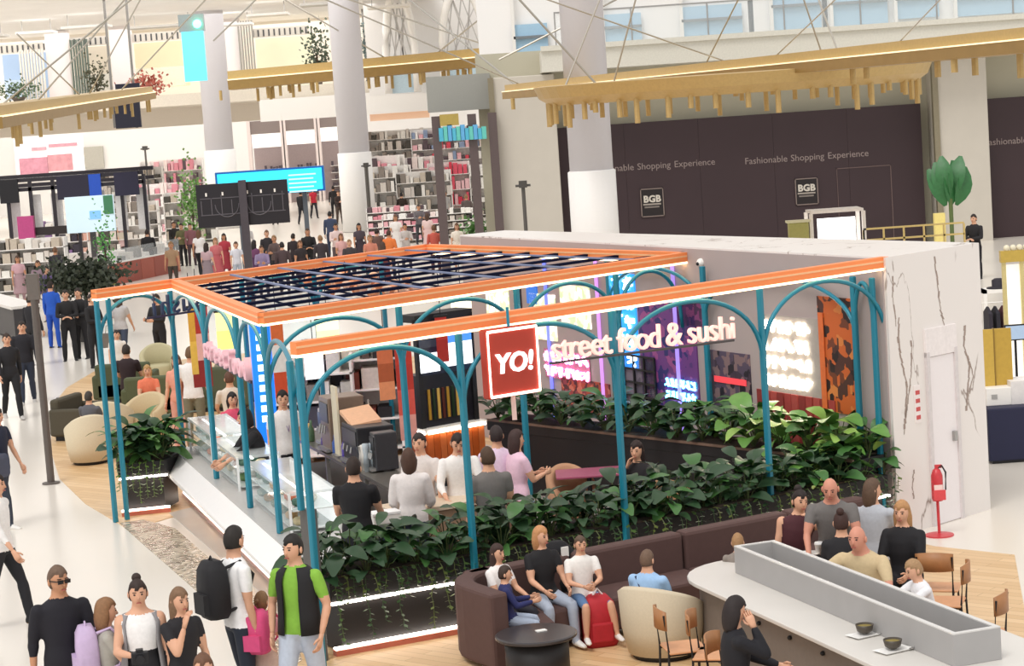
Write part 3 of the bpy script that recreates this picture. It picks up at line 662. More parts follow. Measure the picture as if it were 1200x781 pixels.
    faces = [tuple(p.vertices) for p in ev.polygons]; fc = np.empty(len(faces) * 3, 'f'); ev.polygons.foreach_get('center', fc); fc = fc.reshape(-1, 3)
    bpy.data.meshes.remove(ev)
    best = np.full(len(fc), 1e9); idx = np.zeros(len(fc), int); slot = {'S': 0, 'T': 1, 'B': 2, 'F': 3}
    for p0, p1, rad, tg in caps:
        p0, p1 = np.array(p0), np.array(p1); d = p1 - p0; L = max(1e-6, d @ d)
        t = np.clip(((fc - p0) @ d) / L, 0, 1); dist = np.linalg.norm(fc - (p0 + t[:, None] * d), axis=1) - rad
        w = dist < best; best[w] = dist[w]; idx[w] = slot[tg]
    rel = fc - np.array(hip); pj = rel @ np.array(u); rad_ = np.linalg.norm(rel - pj[:, None] * np.array(u), axis=1)
    idx[(pj > neck) & (rad_ < .125)] = 0
    out = MB(); out.add(co.tolist(), faces); out.m = idx.tolist()
    for s_, nm in ((1, 'L'), (-1, 'R')):
        d = pts['d' + nm]; pn = Vector((-s_, 0, 0)) if abs(d.x) < .8 else Vector((0, 0, -1))
        hand(out, pts['w' + nm] + d * .03, d, pn, s_, 22, 0)
    fr = lambda x, y, z: HM @ Vector((x, y, z))
    for s_ in (-1, 1):
        out.ball(fr(.031 * s_, -.083, .008), (.012, .008, .008), 6, 4, 4)
        out.ball(fr(.08 * s_, .012, -.005), (.012, .02, .032), 6, 5, 0)
        out.loft([[fr((.031 + dx) * s_, y, z) for dx, y, z in ((-.016, -.091, .026), (-.016, -.086, .032), (-.016, -.08, .026))], [fr((.031 + dx) * s_, y, z) for dx, y, z in ((.018, -.084, .027), (.018, -.079, .032), (.018, -.074, .026))]], 4)
    out.loft([[fr(x * w, y, z) for x, y in ((-1, -.082), (0, y2), (1, -.082))] for w, z, y2 in ((.009, .022, -.094), (.012, -.012, -.108), (.016, -.03, -.116), (.012, -.04, -.1))], 0)
    out.loft([[fr(x, y, z) for x, z in ((-.022, -.068), (.022, -.068), (.018, -.060), (-.018, -.060))] for y in (-.08, -.096)], 5)
    hm = MB(); hr = hair
    if hr != 'bald':
        n, m_ = 20, 14; vs = []; fs = []
        def hp(th, ph):
            x, y, z = math.cos(ph) * math.cos(th), math.cos(ph) * math.sin(th), math.sin(ph)
            front = -y; sc = 1.1
            lim = .46 + .07 * math.sin(5 * th + 1) - .05 * abs(x)
            if hr == 'receding': lim = .62
            side_ = abs(x)
            hidden = z < (lim if front > .35 else lim - 1.1 * (1 - max(0, front) / .35) * .62 if front > 0 else (-.45 if hr in ('short', 'receding', 'bun') else -.9))
            if hr == 'cap' : hidden = z < .3
            if hidden: sc = .8
            else: sc += .05 * max(0, z) + (.05 if hr in ('bob', 'long') else 0) + .025 * math.sin(7 * th + 2) * math.sin(5 * ph) + .02 * math.sin(11 * th)
            p = headpt(x, y, z); c_ = HM @ Vector((0, 0, 0)); p = c_ + (p - c_) * sc
            if hr in ('long', 'bob', 'pony') and not hidden and z < .1 and (hr != 'pony'):
                L = .30 if hr == 'long' else .08
                f_ = min(1, (.1 - z) / .8); p = p + Vector((0, 0, -L * f_)) + (HM.to_3x3() @ Vector((x * .012, .02 * f_, 0)))
            return p
        vs.append(hp(0, -math.pi / 2))
        for q in range(1, m_): vs += [hp(2 * math.pi * i / n, -math.pi / 2 + math.pi * q / m_) for i in range(n)]
        vs.append(hp(0, math.pi / 2)); t_ = len(vs) - 1
        for i in range(n):
            j = (i + 1) % n; fs += [(0, 1 + j, 1 + i), (t_, t_ - n + i, t_ - n + j)]
            fs += [(1 + q * n + i, 1 + q * n + j, 1 + (q + 1) * n + j, 1 + (q + 1) * n + i) for q in range(m_ - 2)]
        hm.add(vs, fs)
        if hr == 'bun': hm.ball(fr(0, .05, .135), .042)
        if hr == 'pony': hm.tube([fr(0, .09, .05), fr(0, .135, .04), fr(0, .14, -.06), fr(0, .12, -.2)], [.02, .032, .03, .008], 8)
    pts['HM'] = HM; pts['hip'] = hip; pts['u'] = u; pts['ax'] = ax
    return out, hm, pts
SKIN = {'p': '#d9a688', 't': '#c48e6c', 'b': '#9a6a4c', 'r': '#cf8f78'}
_pc = {}
def person(pos, h, face, label, pose=STAND, top='#222226', bot='#2a2b33', shoe='#e8e6e2', skin='p', hairc='#2b211c', group=None, share=None, z=0, **kw_):
    "face: heading in degrees, 0 towards the camera, 90 to the right of the photo"
    hair = kw_.get('hair', 'short')
    key = share
    if key is not None and key in _pc: me, hme, pts = _pc[key]
    else:
        mb, hb, pts = body_mesh(pose, **kw_)
        me = mb.mesh('person', [M(SKIN[skin], .6, var=.05), M(top, .8, var=.12, scale=30), M(bot, .8, var=.12, scale=30), M(shoe, .6), M('#2a1c18', .5), M('#a85c52', .6)], True)
        hme = hb.mesh('hair', M(hairc, .7, var=.3, scale=40), True) if hb.v else None
        if key is not None: _pc[key] = (me, hme, pts)
    o = bpy.data.objects.new('person', me); COL.objects.link(o)
    o.location = (pos[0], pos[1], z); o.rotation_euler.z = math.radians(face); s = h / 1.75; o.scale = (s, s, s)
    if key is not None:
        for i, mt in enumerate((M(SKIN[skin], .6, var=.05), M(top, .8, var=.12, scale=30), M(bot, .8, var=.12, scale=30), M(shoe, .6))):
            o.material_slots[i].link = 'OBJECT'; o.material_slots[i].material = mt
    if hme is not None:
        hobj = bpy.data.objects.new('hair', hme); COL.objects.link(hobj); hobj.parent = o
        if key is not None: hobj.material_slots[0].link = 'OBJECT'; hobj.material_slots[0].material = M(hairc, .7, var=.3, scale=40)
    tag(o, label, 'person', group)
    o['_s'] = s
    return o, pts
def plocal(o, v):
    "world point of a point in a person's own frame"
    a = o.rotation_euler.z; s = o['_s']; v = Vector(v) * s
    return Vector((o.location.x + v.x * math.cos(a) - v.y * math.sin(a), o.location.y + v.x * math.sin(a) + v.y * math.cos(a), o.location.z + v.z))
def wear(o, mb, name, mat, smooth=True, label=None):
    "a garment in the person's own frame"
    c = bpy.data.objects.new(name, mb.mesh(name, mat, smooth)); COL.objects.link(c); c.parent = o
    if label: c['label'] = label
    return c
# ---------------------------------------------------------------- lounge furniture in front of the planter
SOFA = M('#573f3b', .75, var=.12, scale=14)
s0 = G(549, 672, .8).xy; sA = G(665, 645, .8).xy; sB = G(905, 599, .8).xy; SD = (sB - sA).normalized(); SN = Vector((SD.y, -SD.x))
s0 = sA - SD * ((sA - s0).length)
def obox(mb, o, d, n, s0_, s1, n0, n1, z0, z1, mi=0):
    P = lambda s, q, z: V2(o + d * s + n * q, z)
    return mb.hexa([P(s0_, n0, z0), P(s1, n0, z0), P(s1, n1, z0), P(s0_, n1, z0), P(s0_, n0, z1), P(s1, n0, z1), P(s1, n1, z1), P(s0_, n1, z1)])
sofa = thing('banquette_sofa', 'long dark brown banquette sofa along the front planter', 'sofa', (s0.x, s0.y, 0))
Ls = 5.1; brk = [0, 1.2, (G(783, 620, .8).xy - s0).dot(SD), 4.0, Ls]
for a, b in zip(brk, brk[1:]):
    obox(MB(), s0, SD, SN, a + .012, b - .012, 0, .2, .08, .8).build('back_cushion', SOFA, sofa, bevel=.04)
    obox(MB(), s0, SD, SN, a + .012, b - .012, .2, .78, .08, .42).build('seat', SOFA, sofa, bevel=.035)
pts = []
for i in range(7):
    a = math.pi / 2 * i / 6; pts.append(s0 + SD * (.0 + .35 * (1 - math.sin(a))) + SN * (.35 * (1 - math.cos(a)) - .02))
outer = [s0 + SD * .3 - SD * .62 * math.sin(math.pi / 2 * i / 6) + SN * .62 * (1 - math.cos(math.pi / 2 * i / 6)) for i in range(7)]
inner_ = [s0 + SD * .3 - SD * .42 * math.sin(math.pi / 2 * i / 6) + SN * (.2 + .42 * (1 - math.cos(math.pi / 2 * i / 6))) for i in range(7)]
outer.append(outer[-1] + SN * .55); inner_.append(inner_[-1] + SN * .55)
MB().prism(outer + inner_[::-1], .06, .8).build('arm', SOFA, sofa, bevel=.035)
MB().prism([s0 + SD * .3 + SN * .2] + inner_[1:] + [inner_[-1] + SD * .5, s0 + SD * .5 + SN * .78, s0 + SD * .5 + SN * .2], .08, .42).build('seat', SOFA, sofa, bevel=.03)
c = G(628, 742, .5); t = thing('round_table', 'round black drum table beside the sofa end', 'table', (c.x, c.y, 0))
MB().lathe([(.30, 0), (.30, .46)], n=32).build('drum', M('#1f1c1d', .5), t, True, loc=(0, 0, 0)); MB().lathe([(.37, .46), (.385, .47), (.385, .49), (.37, .5)], n=40).build('top', M('#3a3638', .3), t, loc=(0, 0, 0))
o = MB().box(-.05, .05, -.03, .03, 0, .01).build('receipt', WHITE, None, loc=(c.x + .05, c.y + .05, .501), rz=.4); tag(o, 'small white slip of paper on the black drum table', 'paper')
def tub_chair(loc, rz, label, col='#cdbfa6', seatc=None, h=.78, group=None, w=.36):
    t = thing('tub_chair', label, 'armchair', loc, rz, group); m = M(col, .85, var=.08, scale=60)
    n = 22; ro, ri = w, w - .09; rings = []
    for i in range(n + 1):
        a = math.radians(-125 + 250 * i / n); ht = .52 + (h - .52) * max(0, math.cos(a * .72)) ** 1.2; d = Vector((math.sin(a), math.cos(a), 0))
        rings.append([d * (ro - .05) + Vector((0, 0, .06)), d * ro + Vector((0, 0, .3)), d * (ro + .02) + Vector((0, 0, ht - .03)), d * (ro - .03) + Vector((0, 0, ht)), d * ri + Vector((0, 0, ht - .03)), d * (ri - .02) + Vector((0, 0, .06))])
    MB().loft(rings).build('shell', m, t, True, loc=(0, 0, 0))
    MB().lathe([(ri - .03, .1), (ri, .14), (ri, .38), (ri - .03, .42)], n=24).build('seat_cushion', M(seatc or col, .85, var=.08, scale=60), t, True, loc=(0, 0, 0))
    MB().lathe([(ro - .1, 0), (ro - .08, .06)], n=20).build('base', BLACK, t, loc=(0, 0, 0))
    return t
cch = c = G(779, 768); tub_chair((c.x, c.y, 0), math.radians(145), 'cream tub armchair with the man in a light blue shirt', h=.76, w=.4)
WOODC = M('#a9754a', .5, var=.2, scale=12)
def cafe_chair(loc, rz, label):
    t = thing('cafe_chair', label, 'chair', loc, rz, 'cafe chairs at the long table')
    MB().loft([[(x * w, y, z) for x, y in ((-.2, -.19), (.2, -.19), (.21, .17), (-.21, .17))] for w, z, y in ((1, .445, 0), (1, .465, 0))]).build('seat', M('#d39a70', .5), t, loc=(0, 0, 0), bevel=.008)
    rings = []
    for i in range(9):
        a = math.radians(-40 + 10 * i); p = Vector((.27 * math.sin(a), .23 * math.cos(a), 0)); hh = .09 * math.cos(a)
        rings.append([p + Vector((0, 0, .66)), p * 1.06 + Vector((0, 0, .66)), p * 1.06 + Vector((0, 0, .76 + hh)), p + Vector((0, 0, .76 + hh))])
    MB().loft(rings).build('backrest', WOODC, t, True, loc=(0, 0, 0))
    for sx in (-1, 1):
        MB().tube([(.16 * sx, .19, 0), (.165 * sx, .17, .45), (.17 * sx, .2, .8)], .011, 6).build('leg', BLACK, t, loc=(0, 0, 0))
        MB().tube([(.17 * sx, -.2, 0), (.16 * sx, -.17, .45)], .011, 6).build('leg', BLACK, t, loc=(0, 0, 0))
    MB().tube([(-.165, .17, .43), (-.16, -.17, .43), (.16, -.17, .43), (.165, .17, .43)], .009, 6).build('seat_frame', BLACK, t, loc=(0, 0, 0))
    return t
for x, y, z, rz, lab in ((800, 758, .46, 100, 'wooden cafe chair with black legs behind the cream armchair'), (838, 766, .46, 75, 'wooden cafe chair with black legs pulled up to the long table'), (862, 796, .46, 65, 'wooden cafe chair under the woman with her hand to her face'),
                         (1108, 705, .46, -110, 'wooden cafe chair beside the child in white'), (1150, 742, .46, -120, 'wooden cafe chair nearest the right end of the trough')):
    c = G(x, y, z); cafe_chair((c.x, c.y, 0), math.radians(rz), lab)
# long table with stone trough
T0, T1 = (G(862, 640, 1.03).xy + G(905, 633, 1.03).xy) / 2, (G(1173, 733, 1.03).xy + G(1116, 745, 1.03).xy) / 2
TD = (T1 - T0).normalized(); TN = Vector((-TD.y, TD.x)); TN = TN if TN.x < 0 else -TN
tab = thing('long_table', 'long pale stone table with one rounded end', 'table', (T0.x, T0.y, 0))
Lt = (T1 - T0).length + 2.2; hwid = .72
poly = [T0 + TD * 0.15 + TN * hwid * math.cos(a) - TD * .75 * math.sin(a) for a in [math.pi * i / 14 for i in range(15)]] + [T0 + TD * Lt - TN * hwid, T0 + TD * Lt + TN * hwid]
MB().prism(poly, .72, .76).build('tabletop', M('#d6d2cc', .35, var=.05, scale=3), tab, bevel=.008)
cen = T0 + TD * Lt / 2
MB().prism([p + (cen - p).normalized() * .0 + (-TN * .12 if (p - T0).dot(TN) > .3 else TN * .12 if (p - T0).dot(TN) < -.3 else TD * .12) for p in poly], .0, .72).build('pedestal', M('#7d736c', .6, var=.08), tab)
for k in range(7):
    q = T0 + TD * (.7 + .62 * k) + TN * (hwid - .105); MB().ball(V2(q, .6), .022, 8, 6).build('socket', BLACK, tab)
tr = thing('stone_trough', 'long empty grey stone trough on the table', 'trough', (T0.x, T0.y, .76))
TR = M('#a8a6a5', .55, var=.06, scale=5); TL = (T1 - T0).length; hw_ = .215; e = .045
for nm, a in (('long_side', (0, TL, hw_ - e, hw_)), ('long_side', (0, TL, -hw_, -hw_ + e)), ('end', (0, e, -hw_ + e, hw_ - e)), ('end', (TL - e, TL, -hw_ + e, hw_ - e))):
    o = obox(MB(), T0, TD, TN, a[0], a[1], a[2], a[3], .762, 1.02).build(nm, TR, tr)
    obox(MB(), T0, TD, TN, a[0], a[1], a[2], a[3], 1.02, 1.03).build('rim', M('#d2d0cd', .5), o)
obox(MB(), T0, TD, TN, e, TL - e, -hw_ + e, hw_ - e, .762, .8).build('bottom', M('#8e8b89', .6), tr)
for x, y, lab in ((1014, 744, 'white saucer tray with a dark bowl, nearer the trough middle'), (1047, 762, 'white saucer tray with a dark bowl, nearest the camera on the stone table')):
    c = G(x, y, .77); t = thing('plate', lab.replace(' with a dark bowl', ' under a dark bowl'), 'plate', (c.x, c.y, .762), .5)
    MB().loft([[(x_ * w, y_ * w, z) for x_, y_ in ((-.15, -.09), (.15, -.09), (.15, .09), (-.15, .09))] for w, z in ((.8, 0), (1, .014), (.95, .014), (.78, .005))]).build('dish', M('#f4f2ef', .3), t, loc=(0, 0, 0))
    t = thing('bowl', lab.replace('white saucer tray with a dark bowl', 'dark ribbed bowl on a white tray'), 'bowl', (c.x, c.y + .02, .778), .2)
    MB().lathe([(.035, 0), (.065, .02), (.078, .075), (.072, .075), (.055, .025), (.0, .02)], n=18).build('vessel', M('#4a4238', .4), t, True, loc=(0, 0, 0)); MB().lathe([(.066, .06), (.0, .066)], n=14).build('food', M('#8b7a3c', .7, bump=.6), t, loc=(0, 0, 0))
    MB().tube([(.1, -.02, .0), (.2, .02, .005)], .006, 5).build('spoon', STEEL, None, loc=(c.x + .02, c.y - .05, .785), rz=.2)
for o in [o for o in COL.objects if o.name.startswith('spoon')]: tag(o, 'small metal spoon lying by a dark bowl on the stone table', 'spoon', 'spoons on the stone table')
c = G(960, 648, .78)
t = thing('cup', 'white takeaway cup on the table behind the trough', 'cup', (c.x, c.y, .762)); MB().lathe([(.03, 0), (.042, .1), (.046, .1), (.046, .112)], n=16).build('cup_body', WHITE, t, True, loc=(0, 0, 0)); MB().lathe([(.047, .11), (.04, .125), (.0, .126)], n=16).build('lid', M('#e8e8e8', .4), t, loc=(0, 0, 0))
c = G(948, 648, .78); o = MB().lathe([(.05, 0), (.11, .012), (.115, .016), (.05, .008)], n=20).build('plate', WHITE, None, loc=(c.x, c.y, .762)); tag(o, 'small white plate beside the takeaway cup', 'plate')
# fire extinguisher
c = G(1101, 628); t = thing('fire_extinguisher', 'red fire extinguisher on a stand beside the white door', 'extinguisher', (c.x, c.y, 0)); RED = M('#c93a42', .35)
MB().tube([(0, 0, .02), (0, .03, .62)], .018, 8).build('stand_pole', RED, t, loc=(0, 0, 0)); MB().lathe([(.17, 0), (.17, .015), (.02, .03)], n=20).build('stand_base', RED, t, loc=(0, 0, 0))
MB().lathe([(.06, .42), (.07, .45), (.07, .72), (.045, .79), (.02, .81)], n=16).build('cylinder', RED, t, True, loc=(0, 0, 0)); MB().box(-.05, .05, -.075, -.065, .5, .62).build('label_plate', M('#f0d8d4', .5), t, loc=(0, 0, 0))
MB().tube([(0, 0, .8), (.06, -.02, .84), (.1, -.03, .76), (.09, -.04, .55)], .011, 6).build('hose', BLACK, t, loc=(0, 0, 0)); MB().box(-.02, .06, -.015, .015, .81, .85).build('lever', RED, t, loc=(0, 0, 0))
MB().box(-.06, .08, -.09, -.075, .44, .56).build('sign_plate', M('#d84a50', .4), t, loc=(0, 0, 0))

# ---------------------------------------------------------------- kiosk counter along the left arches
q0, q1 = V2(lrow[0], 0) - LD * .25, V2(lrow[3], 0) + LD * 1.9
cl = (q1 - q0).length
def lc(s, n, z): return V2(q0 + LD * s + LN * n, z)
def lbox(mb, s0_, s1, n0, n1, z0, z1): return mb.hexa([lc(s0_, n0, z0), lc(s1, n0, z0), lc(s1, n1, z0), lc(s0_, n1, z0), lc(s0_, n0, z1), lc(s1, n0, z1), lc(s1, n1, z1), lc(s0_, n1, z1)])
ctr = thing('service_counter', 'white counter with a sloping front along the side arches', 'counter', (q0.x, q0.y, 0))
lbox(MB(), 0, cl, -.75, .12, .66, .72).build('worktop', M('#b9b6b3', .35), ctr)
MB().hexa([lc(0, .34, .46), lc(cl, .34, .46), lc(cl, .12, .66), lc(0, .12, .66), lc(0, .34, .51), lc(cl, .34, .51), lc(cl, .12, .71), lc(0, .12, .71)]).build('sloping_fascia', M('#efedec', .35, var=.03), ctr)
lbox(MB(), 0, cl, -.7, -.08, .02, .66).build('carcass', M('#5a3a22', .5), ctr)
for k in range(16):
    a = cl * k / 16; lbox(MB(), a + .015, a + cl / 16 - .015, -.08, -.04, .1, .62).build('front_panel', M(('#c98d3a', '#7d4a22', '#b9772f', '#5c3a20', '#d9a530')[(k * 3) % 5], .5), ctr)
lbox(MB(), 0, cl, -.04, .04, .0, .06).build('base_strip', M('#d9b0a4', .4), ctr); lbox(MB(), 0, cl, -.03, .02, .06, .085).build('light_strip', LEDC, ctr)
def vitrine(a, b, z0, z1, label, seed):
    t = thing('display_case', label, 'display case', lc((a + b) / 2, -.35, .72)); r = random.Random(seed)
    fr = M('#e9ecec', .3, .3)
    for s_ in (a, b):
        for n in (-.65, -.1): MB().bar(lc(s_, n, .72), lc(s_, n, z1), .03, .03).build('upright', fr, t)
    lbox(MB(), a, b, -.66, -.09, z1 - .03, z1).build('top_panel', M('#dfe6e6', .15, alpha=.55), t)
    lbox(MB(), a, b, -.105, -.095, .74, z1 - .03).build('glass', GLASS, t); lbox(MB(), a, b, -.66, -.65, .74, z1 - .03).build('glass', GLASS, t)
    for z in (.76, (z1 + .76) / 2):
        lbox(MB(), a + .02, b - .02, -.62, -.13, z, z + .015).build('shelf', M('#e8efee', .2, alpha=.8), t)
        n = int((b - a) / .22)
        for i in range(n):
            s_ = a + .12 + i * .22; col = r.choice(('#d9c9a0', '#6f8f5a', '#c46a4a', '#e8e2d6', '#8fa6a0', '#b08a5a', '#50705f'))
            o = MB().lathe([(.04, 0), (.07, .02), (.075, .07), (.05, .09), (0, .1)], n=10).build('food_tray', M(col, .6, var=.3, scale=30), t, True)
            o.matrix_basis = Matrix.Translation(lc(s_, -.25 - .2 * (i % 2), z + .016))
    lbox(MB(), a + .02, b - .02, -.65, -.635, .75, z1 - .03).build('glow_back', M('#f6f8f8', .5, emit=.55, var=.02), t)  # added glowing back panel, makes the case look brightly lit
    MB().bar(lc(a + .03, -.3, z1 - .04), lc(b - .03, -.3, z1 - .04), .03, .015).build('light_strip', M('#ffffff', .5, emit=4, var=0), t)
    return t
vitrine(.35, 2.3, .72, 1.2, 'glass display case with pale trays at the far end of the counter', 3)
vitrine(2.4, 4.3, .72, 1.16, 'glass display case with coloured food in the middle of the counter', 4)
vitrine(5.0, 7.6, .72, 1.2, 'long glass display case nearest the front corner post', 5)

# back bar with machines
b0, b1 = G(362, 522, .9).xy, G(462, 576, .9).xy; bd = (b1 - b0).normalized(); bn = Vector((bd.y, -bd.x)); bn = bn if bn.y > 0 else -bn
b0 = b0 - bd * 1.2; b1 = b1 + bd * .5; bL = (b1 - b0).length
bar_t = thing('back_bar', 'steel topped work bench with coffee machines inside the kiosk', 'bench', (b0.x, b0.y, 0))
obox(MB(), b0, bd, bn, 0, bL, 0, .65, .86, .9).build('worktop', M('#8f8a83', .3, .6), bar_t)
obox(MB(), b0, bd, bn, 0, bL, .05, .6, 0, .45).build('lower_shelf', M('#4a443f', .5), bar_t)
for s_ in (0.05, bL / 3, 2 * bL / 3, bL - .05): obox(MB(), b0, bd, bn, s_ - .025, s_ + .025, .03, .08, 0, .86).build('leg', STEEL, bar_t)
def onbar(s_, n, z=.9): return V2(b0 + bd * s_ + bn * n, z)
brz = math.atan2(bd.y, bd.x)
def machine(name, s_, w, d, h, col, label, cat, extra=None, z=.9, n=.32):
    t = thing(name, label, cat, onbar(s_, n, z), brz)
    MB().box(-w / 2, w / 2, -d / 2, d / 2, .02, h).build('body', M(col, .35, .2), t, bevel=.015, loc=(0, 0, 0))
    MB().box(-w / 2 + .03, w / 2 - .03, -d / 2 - .012, -d / 2, h * .55, h * .9).build('control_panel', M('#2a2a2e', .3), t, loc=(0, 0, 0))
    for sx in (-1, 1): MB().box(sx * w * .35 - .02, sx * w * .35 + .02, -.05, .05, 0, .02).build('foot', BLACK, t, loc=(0, 0, 0))
    MB().box(-w / 2 + .02, w / 2 - .02, -d / 2 - .06, -d / 2, .02, .06).build('drip_tray', STEEL, t, loc=(0, 0, 0))
    for k in range(3): MB().tube([(-w * .25 + k * w * .25, -d / 2 - .03, h * .5), (-w * .25 + k * w * .25, -d / 2 - .05, h * .35)], .015, 6).build('spout', STEEL, t, loc=(0, 0, 0))
    return t
machine('coffee_machine', 3.25, .75, .5, .52, '#2b2b2f', 'black espresso machine on the work bench', 'machine')
machine('oven', 1.95, .5, .5, .75, '#8a7768', 'brown boxy oven left of the cream panel', 'oven')
machine('coffee_grinder', 4.0, .24, .3, .5, '#3a3a3e', 'small dark coffee grinder beside the espresso machine', 'machine')
machine('water_boiler', 1.3, .3, .3, .5, '#b3aba6', 'steel water boiler behind the corner posts', 'machine')
o = thing('menu_stand', 'tall cream menu panel standing on the work bench', 'panel', onbar(2.48, .1, .9), brz); MB().box(-.13, .13, -.015, .015, .0, .95).build('board', M('#e8dfc4', .5, var=.1, scale=6), o, loc=(0, 0, 0)); MB().box(-.16, .16, -.06, .06, -.0, .03).build('foot', STEEL, o, loc=(0, 0, 0))
o = thing('paper_canopy', 'peach paper canopy over the espresso machine', 'canopy', onbar(3.0, .3, 1.55), brz); MB().hexa([(-.3, -.2, -.05), (.3, -.2, -.17), (.3, .2, -.13), (-.3, .2, -.02), (-.3, -.2, .0), (.3, -.2, -.13), (.3, .2, -.09), (-.3, .2, .04)]).build('sheet', M('#e9b893', .6), o, loc=(0, 0, 0)); MB().tube([(-.3, .2, .1), (-.3, .2, -.65)], .012, 6).build('support', STEEL, o, loc=(0, 0, 0))
for i in range(9):
    p_ = onbar(3.75 + .11 * (i % 3) - .05, .1 + .09 * (i // 3), .9)
    o = MB().lathe([(.032, 0), (.042, .1), (.044, .1), (.032, .2), (.042, .3), (.044, .3 + .03 * (i % 3))], n=12).build('cup_stack', M(('#d9d4cd', '#eae6df', '#b8c4cc')[i % 3], .5), None, True); o.location = p_
    tag(o, ('stack of greyish', 'stack of white', 'stack of pale blue')[i % 3] + ' paper cups beside the espresso machine', 'cups', 'cup stacks on the work bench')
for i, (s_, col, hh) in enumerate(((1.62, '#5a3f9a', .22), (2.25, '#3b62b0', .26), (2.75, '#5b4aa8', .3), (.6, '#a84a3a', .28), (.75, '#d8b060', .24), (.9, '#4a6a4a', .3))):
    o = MB().lathe([(.04, 0), (.045, .02), (.045, hh * .6), (.018, hh * .8), (.018, hh), (.0, hh)], n=12).build('bottle', M(col, .3), None, True); o.location = onbar(s_, .12, .9); tag(o, ('purple bottle beside the steel boiler', 'blue bottle beside the cream panel', 'violet bottle in front of the espresso machine', 'red brown bottle at the far end of the bench', 'amber bottle at the far end of the bench', 'green bottle between the amber bottle and the boiler')[i], 'bottle')
# cash desk
c0 = G(512, 588, .95); cd = thing('cash_desk', 'beige cash desk behind the planter', 'counter', (c0.x, c0.y, 0), .5); MB().box(-.55, .75, -.25, .3, .06, .9).build('body', M('#a98d74', .6), cd, loc=(0, 0, 0), bevel=.01); MB().box(-.6, .8, -.3, .35, .9, .95).build('worktop', M('#d6c3ab', .4), cd, loc=(0, 0, 0)); MB().box(-.5, .7, -.2, .25, 0, .06).build('plinth', BLACK, cd, loc=(0, 0, 0))
p_ = G(540, 578, .95); mt = thing('till_monitor', 'dark till screen on the beige cash desk', 'monitor', (p_.x, p_.y, .95), .25); MB().box(-.2, .2, -.02, .02, .1, .42).build('screen', M('#1d2c40', .25), mt, loc=(0, 0, 0), bevel=.01); MB().box(-.03, .03, -.0, .03, .01, .15).build('stand', BLACK, mt, loc=(0, 0, 0)); MB().box(-.12, .12, -.09, .09, 0, .015).build('foot', BLACK, mt, loc=(0, 0, 0)); MB().box(-.17, -.04, -.026, -.02, .2, .36).build('display_tile', M('#3f6f95', .3, emit=.4), mt, loc=(0, 0, 0))
p_ = G(450, 600, 1.0); wb = thing('takeaway_box', 'white takeaway box on a narrow stand behind the planter', 'box', (p_.x, p_.y, .88), .35); MB().box(-.16, .16, -.11, .11, 0, .1).build('tray', WHITE, wb, loc=(0, 0, 0), bevel=.01); MB().box(-.165, .165, -.115, .115, .1, .125).build('lid', M('#fafafa', .4), wb, loc=(0, 0, 0))
st = thing('plinth_stand', 'narrow steel stand carrying the white takeaway box', 'stand', (p_.x, p_.y, 0), .35); MB().box(-.2, .2, -.14, .14, .85, .88).build('top', STEEL, st, loc=(0, 0, 0)); MB().box(-.15, .15, -.1, .1, 0, .85).build('body', M('#3a4a60', .5), st, loc=(0, 0, 0))
p_ = G(440, 585, .9); 

# orange island with dark screens
a, b = G(500, 504, 1.1).xy, G(567, 492, 1.1).xy; idr = (b - a).normalized(); inn = Vector((-idr.y, idr.x)); inn = inn if inn.y > 0 else -inn; iL = (b - a).length
isl = thing('bar_island', 'orange timber bar island with a lit top edge', 'counter', (a.x, a.y, 0))
for k in range(9):
    obox(MB(), a, idr, inn, iL * k / 9 + .004, iL * (k + 1) / 9 - .004, 0, .03, .05, 1.06).build('board', M(('#c0602c', '#b4541f', '#c96b36')[k % 3], .4, var=.15, scale=8), isl)
obox(MB(), a, idr, inn, 0, iL, .03, .5, .0, 1.06).build('body', M('#a84c1e', .45), isl); obox(MB(), a, idr, inn, -.03, iL + .03, -.03, .53, 1.06, 1.1).build('worktop', M('#e8e2da', .4), isl); 
MB().bar(V2(a - inn * .035, 1.05), V2(b - inn * .035, 1.05), .03, .03).build('light_strip', LEDC, isl); MB().bar(V2(a - idr * .035, 1.05), V2(a - idr * .035 + inn * .5, 1.05), .03, .03).build('light_strip', LEDC, isl)
tw = thing('screen_tower', 'black tower of menu screens on the orange island', 'screens', (a.x, a.y, 1.1))
obox(MB(), a, idr, inn, .0, .07, .1, .17, 1.1, 2.6).build('frame_post', BLACK, tw); obox(MB(), a, idr, inn, iL - .07, iL, .1, .17, 1.1, 2.6).build('frame_post', BLACK, tw); obox(MB(), a, idr, inn, .0, iL, .1, .48, 2.55, 2.65).build('frame_top', BLACK, tw); obox(MB(), a, idr, inn, .02, iL - .02, .14, .48, 1.1, 1.82).build('cabinet', M('#191722', .4), tw)
scr = obox(MB(), a, idr, inn, .02, iL - .02, .1, .14, 1.82, 2.55).build('screen', M('#20283c', .3, emit=.2), tw)
for (s0_, s1, z0, z1, col, e) in ((.04, .36, 1.86, 2.12, '#eef6fa', 1.5), (.42, iL - .05, 1.9, 2.22, '#f4f6fa', 1.6), (.42, iL - .05, 2.22, 2.44, '#3f7fd0', 1.1), (.04, .34, 2.2, 2.46, '#39404f', .3)):
    obox(MB(), a, idr, inn, s0_, s1, .088, .1, z0, z1).build('picture', M(col, .4, emit=e, var=.15, scale=9), scr)
for k in range(7): obox(MB(), a, idr, inn, .15 + .08 * k, .19 + .08 * k, .125, .14, 1.2, 1.62).build('bottle_strip', M(('#b58a30', '#22351f', '#d9b25a', '#5a2a20')[k % 4], .3), tw)
